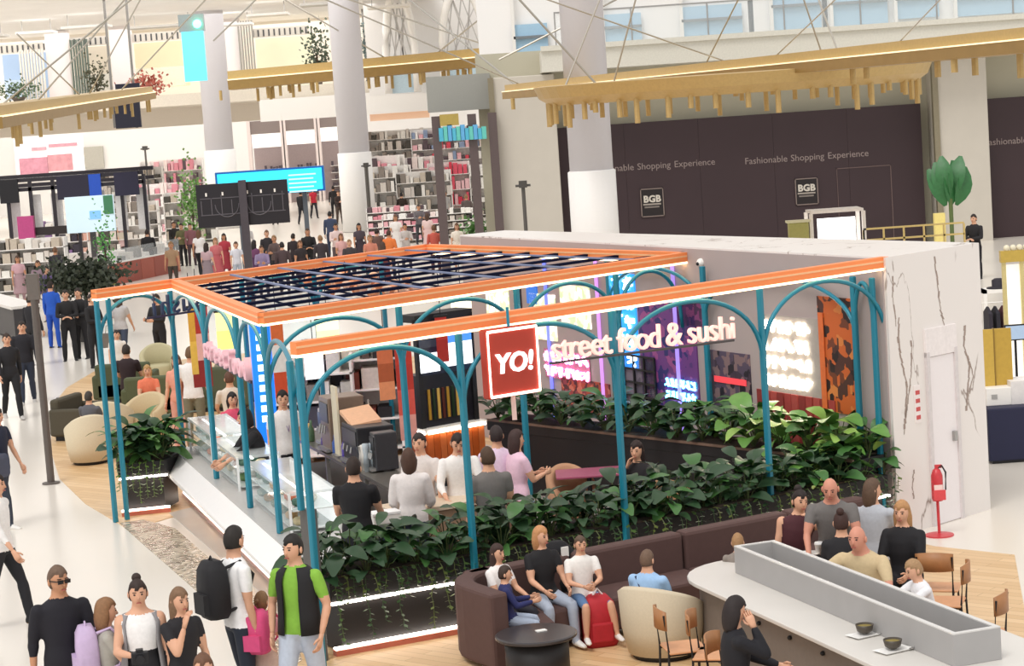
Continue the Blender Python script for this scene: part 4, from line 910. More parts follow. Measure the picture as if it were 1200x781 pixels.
# hanging banners
def banner(x, y0, y1, z, w, cols, label, emit=0):
    p_ = G(x, y0, z); h = (y1 - y0) * p_.y / FPX; t = thing('hanging_banner', label, 'banner', (p_.x, p_.y, z - h), .3)
    n = len(cols)
    for i, c_ in enumerate(cols): MB().box(-w / 2, w / 2, -.01, .01, h * (1 - (i + 1) / n), h * (1 - i / n)).build('cloth_panel', M(c_, .7, emit=emit, var=.15), t, loc=(0, 0, 0))
    MB().box(-w / 2 - .02, w / 2 + .02, -.015, .015, h, h + .03).build('rod', BLACK, t, loc=(0, 0, 0)); MB().tube([(0, 0, h + .03), (0, 0, ZR - (z - h))], .006, 5).build('cord', BLACK, t, loc=(0, 0, 0))
    return t
banner(471, 398, 518, 2.5, .22, ('#c23a2c', '#b8352a', '#d9564a', '#e8a49a'), 'red hanging banner beside the dark screen tower')
banner(516, 372, 425, 2.6, .16, ('#c8352c', '#b02c26'), 'short red banner hanging right of the long red one')
banner(450, 405, 470, 2.5, .2, ('#c66a44', '#a8532f', '#d98a60'), 'orange patterned hanging banner left of the red one')
banner(231, 360, 455, 2.6, .3, ('#b0322c', '#e8b3aa', '#8f2a26'), 'red and pink banner behind the side arches')
banner(223, 362, 440, 2.65, .1, ('#d9a43a', '#e8bc50'), 'narrow yellow banner behind the side arches')
banner(262, 366, 410, 2.6, .26, ('#f4ef9a', '#efe57a'), 'pale yellow lit banner in the second side arch', .8)
banner(323, 372, 470, 2.6, .18, ('#e0703a', '#f0ece6', '#d9522c'), 'orange and white banner beside the blue totem')
banner(366, 400, 445, 2.5, .25, ('#ffffff', '#f6f6ff'), 'bright white lit banner over the work bench', 1.4)
banner(540, 350, 378, 2.7, .3, ('#fff3d0', '#ffedbe'), 'warm white lit panel under the roof edge', 1.4)
banner(383, 375, 400, 2.75, .3, ('#fff0b8', '#ffe9a0'), 'yellow glowing panel under the roof corner', 1.2)
p_ = G(312, 486, 1.15); tt = thing('totem_sign', 'tall bright blue totem sign with white characters', 'sign', (p_.x, p_.y, 0), .25); MB().box(-.15, .15, -.05, .05, 0, 2.5).build('box', M('#1569d8', .4, emit=1.3, var=.25, scale=3), tt, loc=(0, 0, 0), bevel=.01)
for k in range(9): MB().box(-.07, .07, -.062, -.052, 1.05 + k * .15, 1.14 + k * .15).build('character', M('#d8f0ff', .5, emit=3, var=0), tt, loc=(0, 0, 0))
# dried orange flower bundles under the roof grid
for i, (x, y) in enumerate(((372, 318), (396, 315), (405, 325), (430, 322), (452, 330), (468, 326))):
    p_ = G(x, y, 2.95); t = thing('dried_bouquet', 'bunch of dried peach flowers hung under the roof grid', 'flowers', (p_.x, p_.y, 2.75), 0, 'dried bouquets under the roof')
    for k in range(12):
        a_ = k * 2.4; r_ = .16 + .12 * (k % 3) / 2; q_ = Vector((math.cos(a_) * r_, math.sin(a_) * r_, .05 * (k % 4)))
        MB().lathe([(.01, -.08), (.05, -.02), (.075, .04), (.03, .06)], n=7).build('flower', M(('#eeb58e', '#e89a6c', '#f2cbb0')[k % 3], .7), t, loc=q_)
    MB().tube([(0, 0, .15), (0, 0, .44)], .01, 5).build('cord', BLACK, t, loc=(0, 0, 0))
# little cafe table and chair inside
p_ = G(690, 553, .74); t = thing('cafe_table', 'pink topped cafe table inside the kiosk', 'table', (p_.x, p_.y, 0)); MB().box(-.42, .42, -.3, .3, .71, .74).build('tabletop', M('#9c4a66', .4), t, loc=(0, 0, 0), bevel=.01); MB().lathe([(.2, 0), (.2, .02), (.03, .04), (.03, .71)], n=16).build('pedestal', BLACK, t, loc=(0, 0, 0))
p_ = G(668, 548, .8); tub_chair((p_.x, p_.y + .1, 0), math.radians(20), 'tan tub chair behind the pink cafe table', '#b58a6c', h=.8, w=.3)
p_ = G(790, 560, .75); tub_chair((p_.x, p_.y, 0), math.radians(150), 'tan tub chair half hidden by the front plants', '#b08560', h=.78, w=.3)
# ---------------------------------------------------------------- far right: dark hoarding
HB = M('#3b2a2e', .6, var=.12, scale=.8); TXT = M('#9c8c88', .6)
def hoard(x0, x1, label, texts, logos, door=None):
    xa, xb = GY(x0, 200, HY).x, GY(x1, 200, HY).x
    t = thing('hoarding', label, 'hoarding', ((xa + xb) / 2, HY - .2, 0)); n = max(1, round((xb - xa) / 2.4))
    for k in range(n): MB().box(xa + (xb - xa) * k / n + .003, xa + (xb - xa) * (k + 1) / n - .003, HY - .3, HY - .1, 0, 4.55).build('board', HB, t)
    for (x, y, s) in texts:
        p_ = GY(x, y, HY - .35); xx = p_.x - 1.98
        for w_ in s.split():
            ob = put_text('word', w_, .3, TXT, Vector((xx, HY - .31, p_.z)), (1, 0, 0), t, depth=.004, align='LEFT'); xx += max(v.co.x for v in ob.data.vertices) + .11
    for (xl, xr, yt, yb) in logos:
        a, b = GY(xl, yb, HY - .35), GY(xr, yt, HY - .35); zc = (a.z + b.z) / 2; xc = (a.x + b.x) / 2; w = b.x - a.x; h = b.z - a.z
        f = MB().box(a.x, b.x, HY - .33, HY - .3, a.z, b.z).build('logo_plate', M('#1d1315', .5), t)
        for q in ((a.x, b.x, a.z, a.z + .03), (a.x, b.x, b.z - .03, b.z), (a.x, a.x + .03, a.z, b.z), (b.x - .03, b.x, a.z, b.z)): MB().box(q[0], q[1], HY - .35, HY - .33, q[2], q[3]).build('logo_frame', M('#8b7b74', .5), f)
        for i, ch in enumerate('BGB'): put_text('logo_letter', ch, .3, M('#d8d0c4', .5), Vector((xc - .2 + .2 * i, HY - .34, zc + .02)), (1, 0, 0), f, depth=.004, bold=.012)
        MB().box(xc - .3, xc + .28, HY - .345, HY - .33, zc - .08, zc - .03).build('logo_bar', M('#a89e94', .5), f); MB().box(xc - .26, xc + .22, HY - .345, HY - .33, zc - .17, zc - .12).build('logo_bar', M('#857b74', .5), f)
    if door:
        a, b = GY(door[0], door[3], HY - .3), GY(door[1], door[2], HY - .3)
        for q in ((a.x, b.x, b.z - .03, b.z), (b.x - .03, b.x, 0, b.z), (a.x, a.x + .02, 0, b.z)): MB().box(q[0], q[1], HY - .32, HY - .3, q[2], q[3]).build('door_outline', M('#6b5754', .5), t)
hoard(646, 1080, 'wide dark brown hoarding with pale lettering behind the kiosk', [(764, 198, 'Fashionable Shopping Experience'), (944, 188, 'Fashionable Shopping Experience')], [(752, 777, 220, 255), (933, 958, 208, 241)], (984, 1044, 193, 275))
hoard(1150, 1330, 'dark brown hoarding at the right edge of the hall', [(1225, 166, 'Fashionable Shopping Experience')], [])
# glazing and posts of the upper floor
for k, (x0, x1, y0, y1) in enumerate(((603, 642, 42, 58), (708, 752, 30, 52), (800, 870, 20, 46), (905, 962, 4, 32), (975, 1040, 0, 26), (1050, 1100, -4, 18), (1120, 1200, -8, 14))):
    o = flat('window_%d' % (k + 1), x0, y0 - 14, x1, y1 + 3, HY + 8.8, .1, BLUEG); struct(o, 'pale blue upper floor window pane', 'window')
    a = GY(x0, y1, HY + 8.7); b = GY(x1, y0, HY + 8.7); MB().box(a.x - .06, a.x + .06, HY + 8.65, HY + 8.85, 7, 14).build('mullion', WHITE, o); MB().box(a.x, b.x, HY + 8.65, HY + 8.8, b.z - .05, b.z + .05).build('transom', M('#7b8288', .5), o)
for k, x in enumerate((880, 967)):
    p_ = GY(x, 20, HY + 5); o = MB().tube([(p_.x, HY + 5, 7), (p_.x, HY + 5, 14)], .09, 10).build('railing_post', M('#3a3b40', .4), None); tag(o, ('dark slim pole on the upper floor nearer the thick column', 'dark slim pole on the upper floor further right')[k], 'pole')
bal = thing('balustrade', 'clear glass balustrade along the upper floor edge', 'railing', (18, HY - 2.4, 7.16))
for k in range(16):
    x = 2 + k * 2.4; MB().box(x + .02, x + 2.38, HY - 2.4, HY - 2.37, 7.16, 8.15).build('glass_panel', GLASS, bal); MB().box(x - .02, x + .02, HY - 2.42, HY - 2.35, 7.16, 8.2).build('post', STEEL, bal)
MB().box(2, 40.4, HY - 2.43, HY - 2.34, 8.15, 8.2).build('handrail', STEEL, bal)
# white arches with lattice
for k, (x, w) in enumerate(((470, 34), (545, 52), (640, 60), (760, 62), (870, 60))):
    Y = 111; a, b = GY(x - w / 2, 70, Y), GY(x + w / 2, 70, Y); r_ = (b.x - a.x) / 2; zc = 8.0; xc = (a.x + b.x) / 2
    t = thing('wall_arch', ('slim', 'second', 'third', 'fourth', 'fifth')[k] + ' white arch with lattice infill, counted from the middle column along the upper floor', 'arch', (xc, Y, 7), 0, 'upper floor arches'); pts = [(xc - r_, Y, 6.4)] + [(xc - r_ * math.cos(math.pi * i / 14), Y, zc + 3.6 * math.sin(math.pi * i / 14)) for i in range(15)] + [(xc + r_, Y, 6.4)]
    MB().tube(pts, .2, 8).build('rib', WHITE, t, True)
    for i in range(5):
        f = (i + .5) / 5; MB().bar((xc - r_ + 2 * r_ * f, Y, 8.2), (xc - r_ * .6 + 1.2 * r_ * ((f * 1.7) % 1), Y + .05, 11), .06, .06).build('lattice_bar', M('#b9b6b4', .6), t); MB().bar((xc - r_ + 2 * r_ * f, Y + .1, 11), (xc - r_ * .6 + 1.2 * r_ * ((f * 2.3) % 1), Y + .1, 8.2), .06, .06).build('lattice_bar', M('#c9c6c4', .6), t)
    MB().box(xc - r_, xc + r_, Y + .2, Y + .25, 6.4, 8.2).build('glass_panel', M('#c4dbe8', .2), t)
struct(MB().box(-6.6, 14, 112.6, 113, 6.35, 18).build('wall_arcade', M('#efece9', .6, var=.03)), 'white wall behind the upper arches', 'wall')

# ---------------------------------------------------------------- gold chandelier beams with hanging tubes and cables
def gold_beam(p0, d0, p1, d1, h, label, ntube, tl, wid=.9, cables=(), ext=0):
    a, b = GY(*p0, d0), GY(*p1, d1); t = thing('chandelier', label, 'chandelier', lerp(a, b, .5)); d = (b - a).normalized()
    MB().bar(a, b, wid, h * .5).build('lower_tray', GOLD, t); MB().bar(a + Vector((0, 0, h * .5)), b + Vector((0, 0, h * .5)), wid * .8, h * .42).build('upper_tray', GOLDL, t); MB().bar(a + Vector((0, 0, h * .26)), b + Vector((0, 0, h * .26)), wid * 1.03, h * .06).build('edge_strip', M('#efe0b8', .4, emit=.8), t)
    r = random.Random(int(p0[0] + 99)); tb = MB().tube([(0, 0, 0), (0, 0, -1)], .035, 8).mesh('hanging_tube', [GOLDL])
    for k in range(ntube):
        f = (k + r.uniform(.1, .9)) / ntube; q_ = lerp(a, b, f) + Vector((r.uniform(-.5, .5) * wid, r.uniform(-.5, .5) * wid, -h * .25)); s_ = tl * r.uniform(.6, 1.3)
        o = bpy.data.objects.new('hanging_tube', tb); COL.objects.link(o); o.parent = t; o.matrix_parent_inverse = wm(t).inverted(); o.matrix_basis = Matrix.Translation(q_) @ Matrix.Diagonal((1 + d0 / 90, 1 + d0 / 90, s_, 1))
    for f, px, py, Y in cables: MB().tube([lerp(a, b, f) + Vector((0, 0, h * .6)), GY(px, py, Y)], .0004 * Y, 6).build('cable', M('#b9b4ab', .4, .5), t)
    return t
gold_beam((606, 111), 62, (1230, 52), 34, .42, 'long gold chandelier beam with hanging tubes over the dark hoarding', 20, .35, .9, ((.02, 360, -10, 45), (.55, 585, -20, 45), (.63, 1010, -30, 35), (.82, 1130, -30, 30), (.5, 880, -30, 45)))
ring = bpy.data.objects['chandelier']; bc = GY(858, 108, 46)
MB().lathe([(3.9, 5.32), (4.15, 5.48), (4.25, 5.72), (4.1, 5.74), (3.8, 5.34)], (bc.x, 46), 56, sx=1.0, sy=.9).build('basket_ring', GOLDL, ring); r_ = random.Random(8); tb_ = MB().tube([(0, 0, 0), (0, 0, -1)], .04, 8).mesh('hanging_tube', [GOLDL])
for k in range(44):
    a_ = k * 2 * math.pi / 44 + r_.uniform(-.04, .04); o = bpy.data.objects.new('hanging_tube', tb_); COL.objects.link(o); o.parent = ring; o.matrix_parent_inverse = wm(ring).inverted(); o.matrix_basis = Matrix.Translation((bc.x + 3.95 * math.cos(a_), 46 + 3.5 * math.sin(a_), 5.38)) @ Matrix.Diagonal((1.4, 1.4, r_.uniform(.2, .55), 1))
for a_ in (.9, 2.2, 3.6, 5.2): MB().tube([(bc.x + 4.1 * math.cos(a_), 46 + 3.7 * math.sin(a_), 5.58), (bc.x + 2 * math.cos(a_), 46 + 2 * math.sin(a_), 9.5)], .02, 6).build('cable', M('#b9b4ab', .4, .5), ring)
gold_beam((270, 100), 106, (640, 66), 106, .95, 'gold chandelier beam hanging behind the pale columns', 46, .5, 2.0, ((.5, 300, -20, 90), (.85, 350, -20, 90), (.65, 640, -40, 95)))
gold_beam((-30, 146), 50, (165, 113), 92, .55, 'gold chandelier beam at the far left of the hall', 26, .42, 1.3, ((.25, 150, -5, 60), (.5, 20, 40, 60), (.55, 175, -20, 60), (.8, 250, -10, 70)))
struct(MB().box(-13, 3, 118, 118.6, 5.4, 6.6).build('trim_2', WHITE), 'white slab edge under the gold beam', 'trim')
for k, (x0, y0, d0, x1, y1, d1) in enumerate(((250, 48, 70, 330, -30, 70), (0, 125, 60, 165, -10, 60), (585, 70, 60, 760, -20, 60), (700, 100, 50, 600, -10, 50), (480, 0, 80, 620, 112, 62))):
    o = MB().tube([GY(x0, y0, d0), GY(x1, y1, d1)], .03, 6).build('tension_cable', M('#a9a59c', .4, .5), None); tag(o, ('thin steel tension cable near the cyan banner', 'thin steel tension cable crossing the upper left storefront', 'thin steel tension cable right of the upper arches', 'thin steel tension cable beside the thick column', 'long steel cable running down to the gold beam end')[k], 'cable')

# ---------------------------------------------------------------- far left upper storey
UY = 122
struct(MB().box(-45, -3, 88, 150, 11.3, 11.8).build('ceiling', M('#e9e6e2', .7, var=.06, scale=.5)), 'white ceiling over the far shops', 'ceiling')
r_ = random.Random(2)
for k in range(12):
    x_, y_ = -38 + 3.0 * k, 100 + r_.uniform(0, 16); w_ = r_.uniform(1.5, 3.5); o = thing('ceiling_raft', 'pale grey acoustic raft hung under the far ceiling', 'ceiling panel', (x_, y_, 10.6), 0, 'acoustic rafts under the far ceiling')
    MB().box(-w_ / 2, w_ / 2, -.8, .8, 0, .12).build('panel', M(('#d8d4ce', '#bdb9b2', '#e8e5e0')[k % 3], .7), o, loc=(0, 0, 0))
    for sx in (-.4, .4): MB().tube([(sx * w_, 0, .12), (sx * w_, 0, .7)], .02, 5).build('hanger', STEEL, o, loc=(0, 0, 0))
struct(MB().box(-45, -6, UY + 6, UY + 6.4, 5.5, 11.3).build('wall_gallery', M('#efe6da', .6, var=.05)), 'cream gallery wall of the upper shops', 'wall')
struct(MB().box(-45, -6, UY - 3.2, UY + 6, 6.6, 7.25).build('floor_gallery', M('#d8cfc0', .5)), 'upper gallery floor slab', 'floor')
def shop_up(x0, y0, x1, y1, col, label, e=.25, deco=()):
    t = thing('upper_shop', label, 'shop', GY((x0 + x1) / 2, y1, UY)); a, b = GY(x0, y1, UY), GY(x1, y0, UY)
    MB().box(a.x, b.x, UY + 1.5, UY + 1.7, a.z, b.z).build('back_panel', M(col, .6, emit=e, var=.1, scale=.6), t); MB().box(a.x, b.x, UY - .1, UY + .3, b.z, b.z + .5).build('lintel', M('#d9d2c8', .6), t)
    for i in range(max(3, int((x1 - x0) / 5))): MB().box(a.x + .3 * i + .05, a.x + .3 * i + .13, UY - .15, UY - .1, b.z + .05, b.z + .42).build('louvre', M('#4a4a4c', .5), t)
    MB().box(a.x, b.x, UY - .05, UY - .02, a.z, a.z + 1.1).build('glass_rail', GLASS, t)
    return t
shop_up(0, 60, 50, 118, '#9db3cf', 'bluish upper shop window at the far left', .3); shop_up(85, 52, 128, 112, '#c9bfae', 'beige upper shop beside the white slatted screen'); shop_up(156, 46, 214, 104, '#d9cfae', 'straw coloured upper shop left of the cyan banner'); shop_up(300, 40, 362, 104, '#e0dcc0', 'pale yellow upper shop above the storefront doors')
for x0, x1, y0, y1, lab in ((55, 82, 36, 118, 'pinkish white square pier among the upper shops'), (130, 155, 28, 112, 'white square pier left of the straw coloured shop'), (262, 282, 20, 98, 'white square pier right of the slim far column')): flat('square_pier', x0, y0, x1, y1, UY - .6, .6, M('#ece4e2', .6, var=.03), lab, 'pier')
for x0, x1, y0, y1, n, col, lab in ((24, 54, 58, 118, 9, '#e3dcd2', 'white vertical slat screen at the far left gallery'), (84, 106, 46, 116, 7, '#5f6a60', 'dark vertical slat screen beside the beige upper shop'), (280, 299, 24, 88, 6, '#9a968f', 'grey vertical slat screen right of the white pier'), (425, 447, 4, 66, 6, '#8d8a85', 'grey slat screen just right of the middle column')):
    t = thing('slat_screen', lab, 'screen', GY((x0 + x1) / 2, y1, UY - 1))
    for i in range(n):
        xa_ = GY(x0 + (x1 - x0) * i / n, (y0 + y1) / 2, UY - 1).x; MB().box(xa_, xa_ + .09, UY - 1, UY - .85, 7.2, GY((x0 + x1) / 2, y0, UY - 1).z).build('slat', M(col, .6), t)
def bush(x, y, Y, w, h, col, label, n=26, cat='plant', stem=True):
    p_ = GY(x, y, Y); t = thing('bush', label, cat, p_); r = random.Random(int(x)); mb = MB()
    for k in range(n * 12):
        c_ = Vector((r.gauss(0, .27) * w, r.gauss(0, .27) * w * .6, h * (.5 + r.gauss(0, .2)))); d_ = Vector((r.uniform(-1, 1), r.uniform(-1, 1), r.uniform(-.3, 1))).normalized() * .15 * min(w, h, 1.6); s_ = d_.cross(Vector((r.uniform(-1, 1), r.uniform(-1, 1), .3))).normalized() * .06 * min(w, h, 1.6)
        mb.add([c_, c_ + d_ * .5 + s_, c_ + d_, c_ + d_ * .5 - s_], [(0, 1, 2, 3)])
    o = mb.build('foliage', green(col), t, loc=(0, 0, 0)); o['kind'] = 'stuff'
    if stem: MB().tube([(0, 0, 0), (0, 0, h * .5)], .03 * w + .01, 6).build('stem', M('#4a3a2a', .8), t, loc=(0, 0, 0)); MB().lathe([(.12 * w, 0), (.2 * w, .2 * h), (.18 * w, .2 * h), (0, .18 * h)], n=12).build('pot', M('#5a5048', .6), t, loc=(0, 0, 0))
    return t
bush(22, 119, UY - 2, 2.2, 1.2, '#55694f', 'low green bushes in the far left gallery'); bush(115, 119, UY - 2, 1.2, 2.4, '#4a4a34', 'small dark plant in the beige upper shop'); bush(172, 117, UY - 2, 1.9, 1.5, '#a8584a', 'red flowering plant in the straw coloured upper shop'); bush(374, 100, UY - 2, 1.5, 3.4, '#4f5a48', 'dark green plant left of the middle column up high'); bush(438, 92, UY - 2, 1.5, 3.0, '#6a7a78', 'grey green plant right of the middle column up high')
# hung dark panels, cyan banner
t = thing('hanging_screen', 'black double panel hung below the far left gallery', 'screen', GY(149, 125, 95))
for y0, y1 in ((97, 113), (116, 151)):
    a, b = GY(136, y1, 95), GY(163, y0, 95); MB().box(a.x, b.x, 95, 95.15, a.z, b.z).build('panel', M('#1f1f33', .4), t)
for x in (134, 160): a, b = GY(x, 150, 95), GY(x, 60, 95); MB().box(a.x - .05, a.x + .05, 95.1, 95.2, a.z, 11.3).build('hanger', M('#8a8784', .5), t)
t = thing('banner_screen', 'bright cyan vertical banner screen beside the far column', 'screen', GY(226, 95, 100)); a, b = GY(217, 96, 100), GY(238, 36, 100)
MB().box(a.x, b.x, 100, 100.2, a.z, b.z).build('display', M('#5cc4ea', .4, emit=.9, var=.25, scale=.7), t); MB().box(a.x - .1, b.x + .05, 100.05, 100.4, b.z, b.z + .8).build('housing', M('#8d9496', .5), t); p_ = GY(231, 28, 99.9); MB().ball(p_, .2).build('green_lamp', M('#66ffd0', .5, emit=5), t, True)

# ---------------------------------------------------------------- far shops on the ground floor
def shop_front(x0, x1, y0, label, Y=140, seed=1):
    a, b = GY(x0, 200, Y), GY(x1, y0, Y); t = thing('storefront', label, 'shop', ((a.x + b.x) / 2, Y, 0)); r = random.Random(seed); H_ = b.z
    MB().box(a.x, b.x, Y, Y + .3, H_ - .85, H_).build('lintel', M('#8a7d79', .6), t); MB().box(a.x + .08, b.x - .08, Y - .05, Y + .2, H_ - 1.75, H_ - .87).build('sign_band', M('#f3f0ec', .5, emit=.5), t)
    MB().box(a.x, b.x, Y + 1.2, Y + 1.3, 0, H_ - 1).build('back_wall', M('#b3a3a3', .7), t)
    for k in range(5): MB().box(a.x + .6, b.x - .1, Y + .8, Y + 1.2, .4 + k * .45, .44 + k * .45).build('shelf', WHITE, t)
    mb = MB()
    for k in range(5):
        for i in range(7):
            if r.random() < .8: x = a.x + .65 + i * (b.x - a.x - .8) / 7; mb.box(x, x + .14, Y + .82, Y + 1.0, .44 + k * .45, .44 + k * .45 + r.uniform(.12, .3))
    mb.build('goods', M('#5a5058', .6, var=.6, scale=8), t)['kind'] = 'stuff'
    for x in (a.x - .22, b.x): MB().box(x, x + .22, Y - .1, Y + .4, 0, H_ + .2).build('pier', M('#eadcd8', .6), t)
shop_front(297, 330, 140, 'leftmost tall storefront bay with a white sign band', seed=1); shop_front(336, 370, 136, 'middle tall storefront bay with stacked boxes', seed=2); shop_front(376, 410, 132, 'storefront bay partly behind the middle column', seed=3)
t = thing('billboard', 'white billboard with two pink picture blocks at the far left', 'billboard', GY(57, 212, 149.6)); a, b = GY(20, 212, 149.6), GY(96, 158, 149.6)
MB().box(a.x, b.x, 149.6, 149.98, a.z, b.z).build('board', M('#fbf7f5', .5, emit=.3, var=.01), t)
for x0, x1, y0, y1, c_ in ((24, 55, 184, 206, '#f0a0b2'), (57, 84, 180, 201, '#f2a4ac'), (37, 54, 172, 177, '#f0b4c0'), (57, 90, 167, 173, '#f0a8b6')): 
    p0, p1 = GY(x0, y1, 149.5), GY(x1, y0, 149.5); MB().box(p0.x, p1.x, 149.5, 149.6, p0.z, p1.z).build('pink_print', M(c_, .6, var=.35, scale=3), t)
flat('shutter_door', 98, 172, 121, 198, 149.7, .25, M('#bcb8ac', .6), 'grey roller shutter right of the pink billboard', 'shutter')
def gondola(x, y, w, h, seed, label, pal=('#e8e0d8', '#d8b8b0', '#4a4448', '#c8c4bc', '#b04a50', '#8a9a8a'), depth=.6, floor_y=None, tiers=4):
    p_ = G(x, y); t = thing('display_shelf', label, 'shelf', (p_.x, p_.y, 0)); r = random.Random(seed); fm = M('#f2eeea', .5); tiers = 7 if h > 4 else tiers
    for sx in (-w / 2, w / 2 - .04): MB().box(sx, sx + .04, 0, depth, 0, h).build('side', fm, t, loc=(0, 0, 0))
    MB().box(-w / 2, w / 2, depth - .04, depth, 0, h).build('back', fm, t, loc=(0, 0, 0))
    for k in range(tiers): MB().box(-w / 2, w / 2, 0, depth, .12 + k * h / tiers, .15 + k * h / tiers).build('tier', fm, t, loc=(0, 0, 0))
    for ci, c_ in enumerate(pal):
        mb = MB()
        for k in range(tiers):
            x_ = -w / 2 + .06
            rr = random.Random(seed * 77 + k)
            while x_ < w / 2 - .2:
                ww = rr.uniform(.1, .3); hh = rr.uniform(.15, h / tiers - .08); pick = rr.randrange(len(pal))
                if pick == ci: mb.box(x_, x_ + ww, .05, depth - .1, .15 + k * h / tiers, .15 + k * h / tiers + hh)
                x_ += ww + rr.uniform(.01, .06)
        if mb.v: mb.build('goods', M(c_, .6, var=.2), t, loc=(0, 0, 0))['kind'] = 'stuff'
    return t
PK = ('#f0dcd8', '#e8b0b8', '#d88a98', '#f4ece8', '#5a4a50'); WT = ('#efeae4', '#d8d0c8', '#4a4640', '#c4b8a8', '#8a8078')
gl = [(146, 300, 3.2, 2.3, WT, 'white cosmetics shelf behind the man in black'), (190, 275, 3, 2.6, PK, 'pink and white cosmetics shelf left of the tall green plant'), (225, 285, 2.4, 2.4, WT, 'white goods shelf beside the tall green plant'), (30, 345, 3.0, 1.9, WT, 'white goods shelf below the black stall'), (70, 318, 2.5, 2.0, ('#8a6a9a', '#e0b0a0', '#3a3440', '#f0e8e0'), 'shelf of violet and peach boxes under the black stall'),
      (450, 262, 3.0, 2.8, WT, 'white goods shelf right of the middle column'), (478, 252, 3.2, 3.0, PK, 'pale shelf of small boxes in the middle of the shop'), (500, 266, 2.6, 2.6, WT, 'white goods shelf beside the dark mullion'), (530, 262, 2.0, 2.9, ('#e0566a', '#f4e4e4', '#d83a50', '#f0c0c4'), 'red and pink display shelf behind the mullions'), (552, 256, 2.2, 2.6, WT, 'white goods shelf under the teal sign'), (466, 278, 2.6, 1.3, PK, 'low pink goods table shelf right of the middle column'), (520, 280, 2.6, 1.2, WT, 'low white goods shelf near the green fern'), (155, 262, 4, 3.2, WT, 'tall white shelf wall at the back left'), (205, 250, 4, 3.4, PK, 'tall pink lit shelf wall at the far back'), (420, 538, 1.5, 1.9, ('#2a2628', '#5a4a44', '#d8cfc4', '#1e1c20', '#7a3a2c'), 'dark shelf of boxes at the back of the kiosk'), (372, 545, 1.3, 1.7, ('#e8e4e0', '#c8c4c0', '#8a8480', '#4a4a58'), 'pale shelf of jars behind the oven'), (445, 200 + 55, 3, 3.2, PK, 'tall pale shelf right beside the middle column'), (485, 285, 2.5, 1.2, PK, 'low shelf of pink boxes behind the back beam'), (472, 242, 6.5, 4.4, WT, 'very tall white shelf wall at the back of the shop'), (541, 244, 5, 4.4, ('#f0dcd8', '#e8b0b8', '#d84a5a', '#f4ece8', '#5a4a50', '#8a9ab8'), 'very tall pink shelf wall behind the mullions')]
for i, (x, y, w, h, pal, lab) in enumerate(gl): gondola(x, y, w, h, i + 3, lab, pal)
# right-hand glazed shop entrance
flat('soffit_box', 500, 88, 575, 130, HY - .6, 3, M('#9c9c96', .6, var=.04), 'grey soffit box above the glazed shop entrance', 'soffit')
flat('peach_fascia', 433, 124, 503, 140, 118.7, .5, M('#f2c8a8', .6, emit=.25, var=.06), 'peach fascia strip above the white shop', 'fascia')
struct(flat('wall_fascia', 432, 98, 503, 124, 119, .5, M('#f4f1ee', .6)), 'white fascia above the peach strip', 'wall')
for x, lab in ((515, 'dark mullion left of the teal sign'), (557, 'dark mullion under the teal sign'), (581, 'brown edge post beside the stone pier')):
    p_ = GY(x, 200, HY - 1.5); o = MB().box(p_.x - .14, p_.x + .14, HY - 1.6, HY - 1.3, 0, 5.2).build('mullion_post', M('#5d4f4e', .5), None); tag(o, lab, 'post')
t = thing('shop_sign', 'turquoise cut-out shop sign of crowded letter shapes', 'sign', GY(541, 158, HY + 4)); r = random.Random(3)
for k in range(11):
    a, b = GY(515 + k * 5, 166 - k * .3, HY - 1.7), GY(519.5 + k * 5, 150 - (k % 3) * 2, HY - 1.7); MB().box(a.x, b.x, HY - 1.75, HY - 1.62, a.z, b.z).build('letter_shape', M(('#4fb0cc', '#63c0b4', '#5fa8d8')[k % 3], .5, emit=.05), t)
    if k % 2: MB().box(a.x - .1, b.x + .1, HY - 1.74, HY - 1.62, a.z + .12, a.z + .2).build('letter_shape', M('#63b8c4', .5, emit=.05), t)
a, b = GY(516, 148, HY - 1.7), GY(537, 133, HY - 1.7); tag(MB().box(a.x, b.x, HY - 1.75, HY - 1.62, a.z, b.z).build('olive_banner', M('#b09a50', .6), None), 'olive gold banner above the turquoise sign', 'banner')
# dark sign on pole, cyan screen, other screens
def pole(x, ytop, z, label, r=.055, head=True, col='#57534f'):
    p_ = G(x, ytop, z); t = thing('camera_pole', label, 'pole', (p_.x, p_.y, 0)); MB().tube([(0, 0, .02), (0, 0, z)], r, 8).build('shaft', M(col, .5), t, loc=(0, 0, 0)); MB().lathe([(.16, 0), (.16, .02), (.08, .03)], n=14).build('foot_plate', M(col, .5), t, loc=(0, 0, 0))
    if head: MB().box(-.12, .12, -.12, .12, z, z + .2).build('head', M('#4a4744', .5), t, loc=(0, 0, 0)); MB().tube([(-.22, 0, z + .06), (.22, 0, z + .06)], .04, 6).build('lamp_arm', M('#4a4744', .5), t, loc=(0, 0, 0))
    return t
p_ = G(60, 567); t = thing('lamp_pole', 'slim grey brown pole standing on the white floor at left', 'pole', (p_.x, p_.y, 0)); MB().tube([(0, 0, .02), (0, 0, 3.25)], .06, 10).build('shaft', M('#5e5651', .5), t, loc=(0, 0, 0)); MB().lathe([(.14, 0), (.14, .02), (.07, .03)], n=16).build('foot_plate', M('#5e5651', .5), t, loc=(0, 0, 0)); MB().box(-.09, .09, -.06, .06, 2.9, 3.3).build('light_head', M('#6a625c', .5), t, loc=(0, 0, 0))
pole(429, 196, 3.0, 'dark camera pole in front of the middle column', .09); pole(613, 220, 3.0, 'dark twin-lamp pole in front of the stone pier'); pole(170, 176, 4.4, 'thin camera pole far back among the shops', .05)
Y = 50; t = thing('dark_sign', 'large black sign board with faint outline drawing on a charcoal pole', 'sign', (GY(286, 240, Y).x, Y, 0)); a, b = GY(233, 268, Y), GY(336, 210, Y); xm = GY(286, 240, Y).x; sl = .07
P_ = lambda x, z, o: (x, Y + o, z + 0)
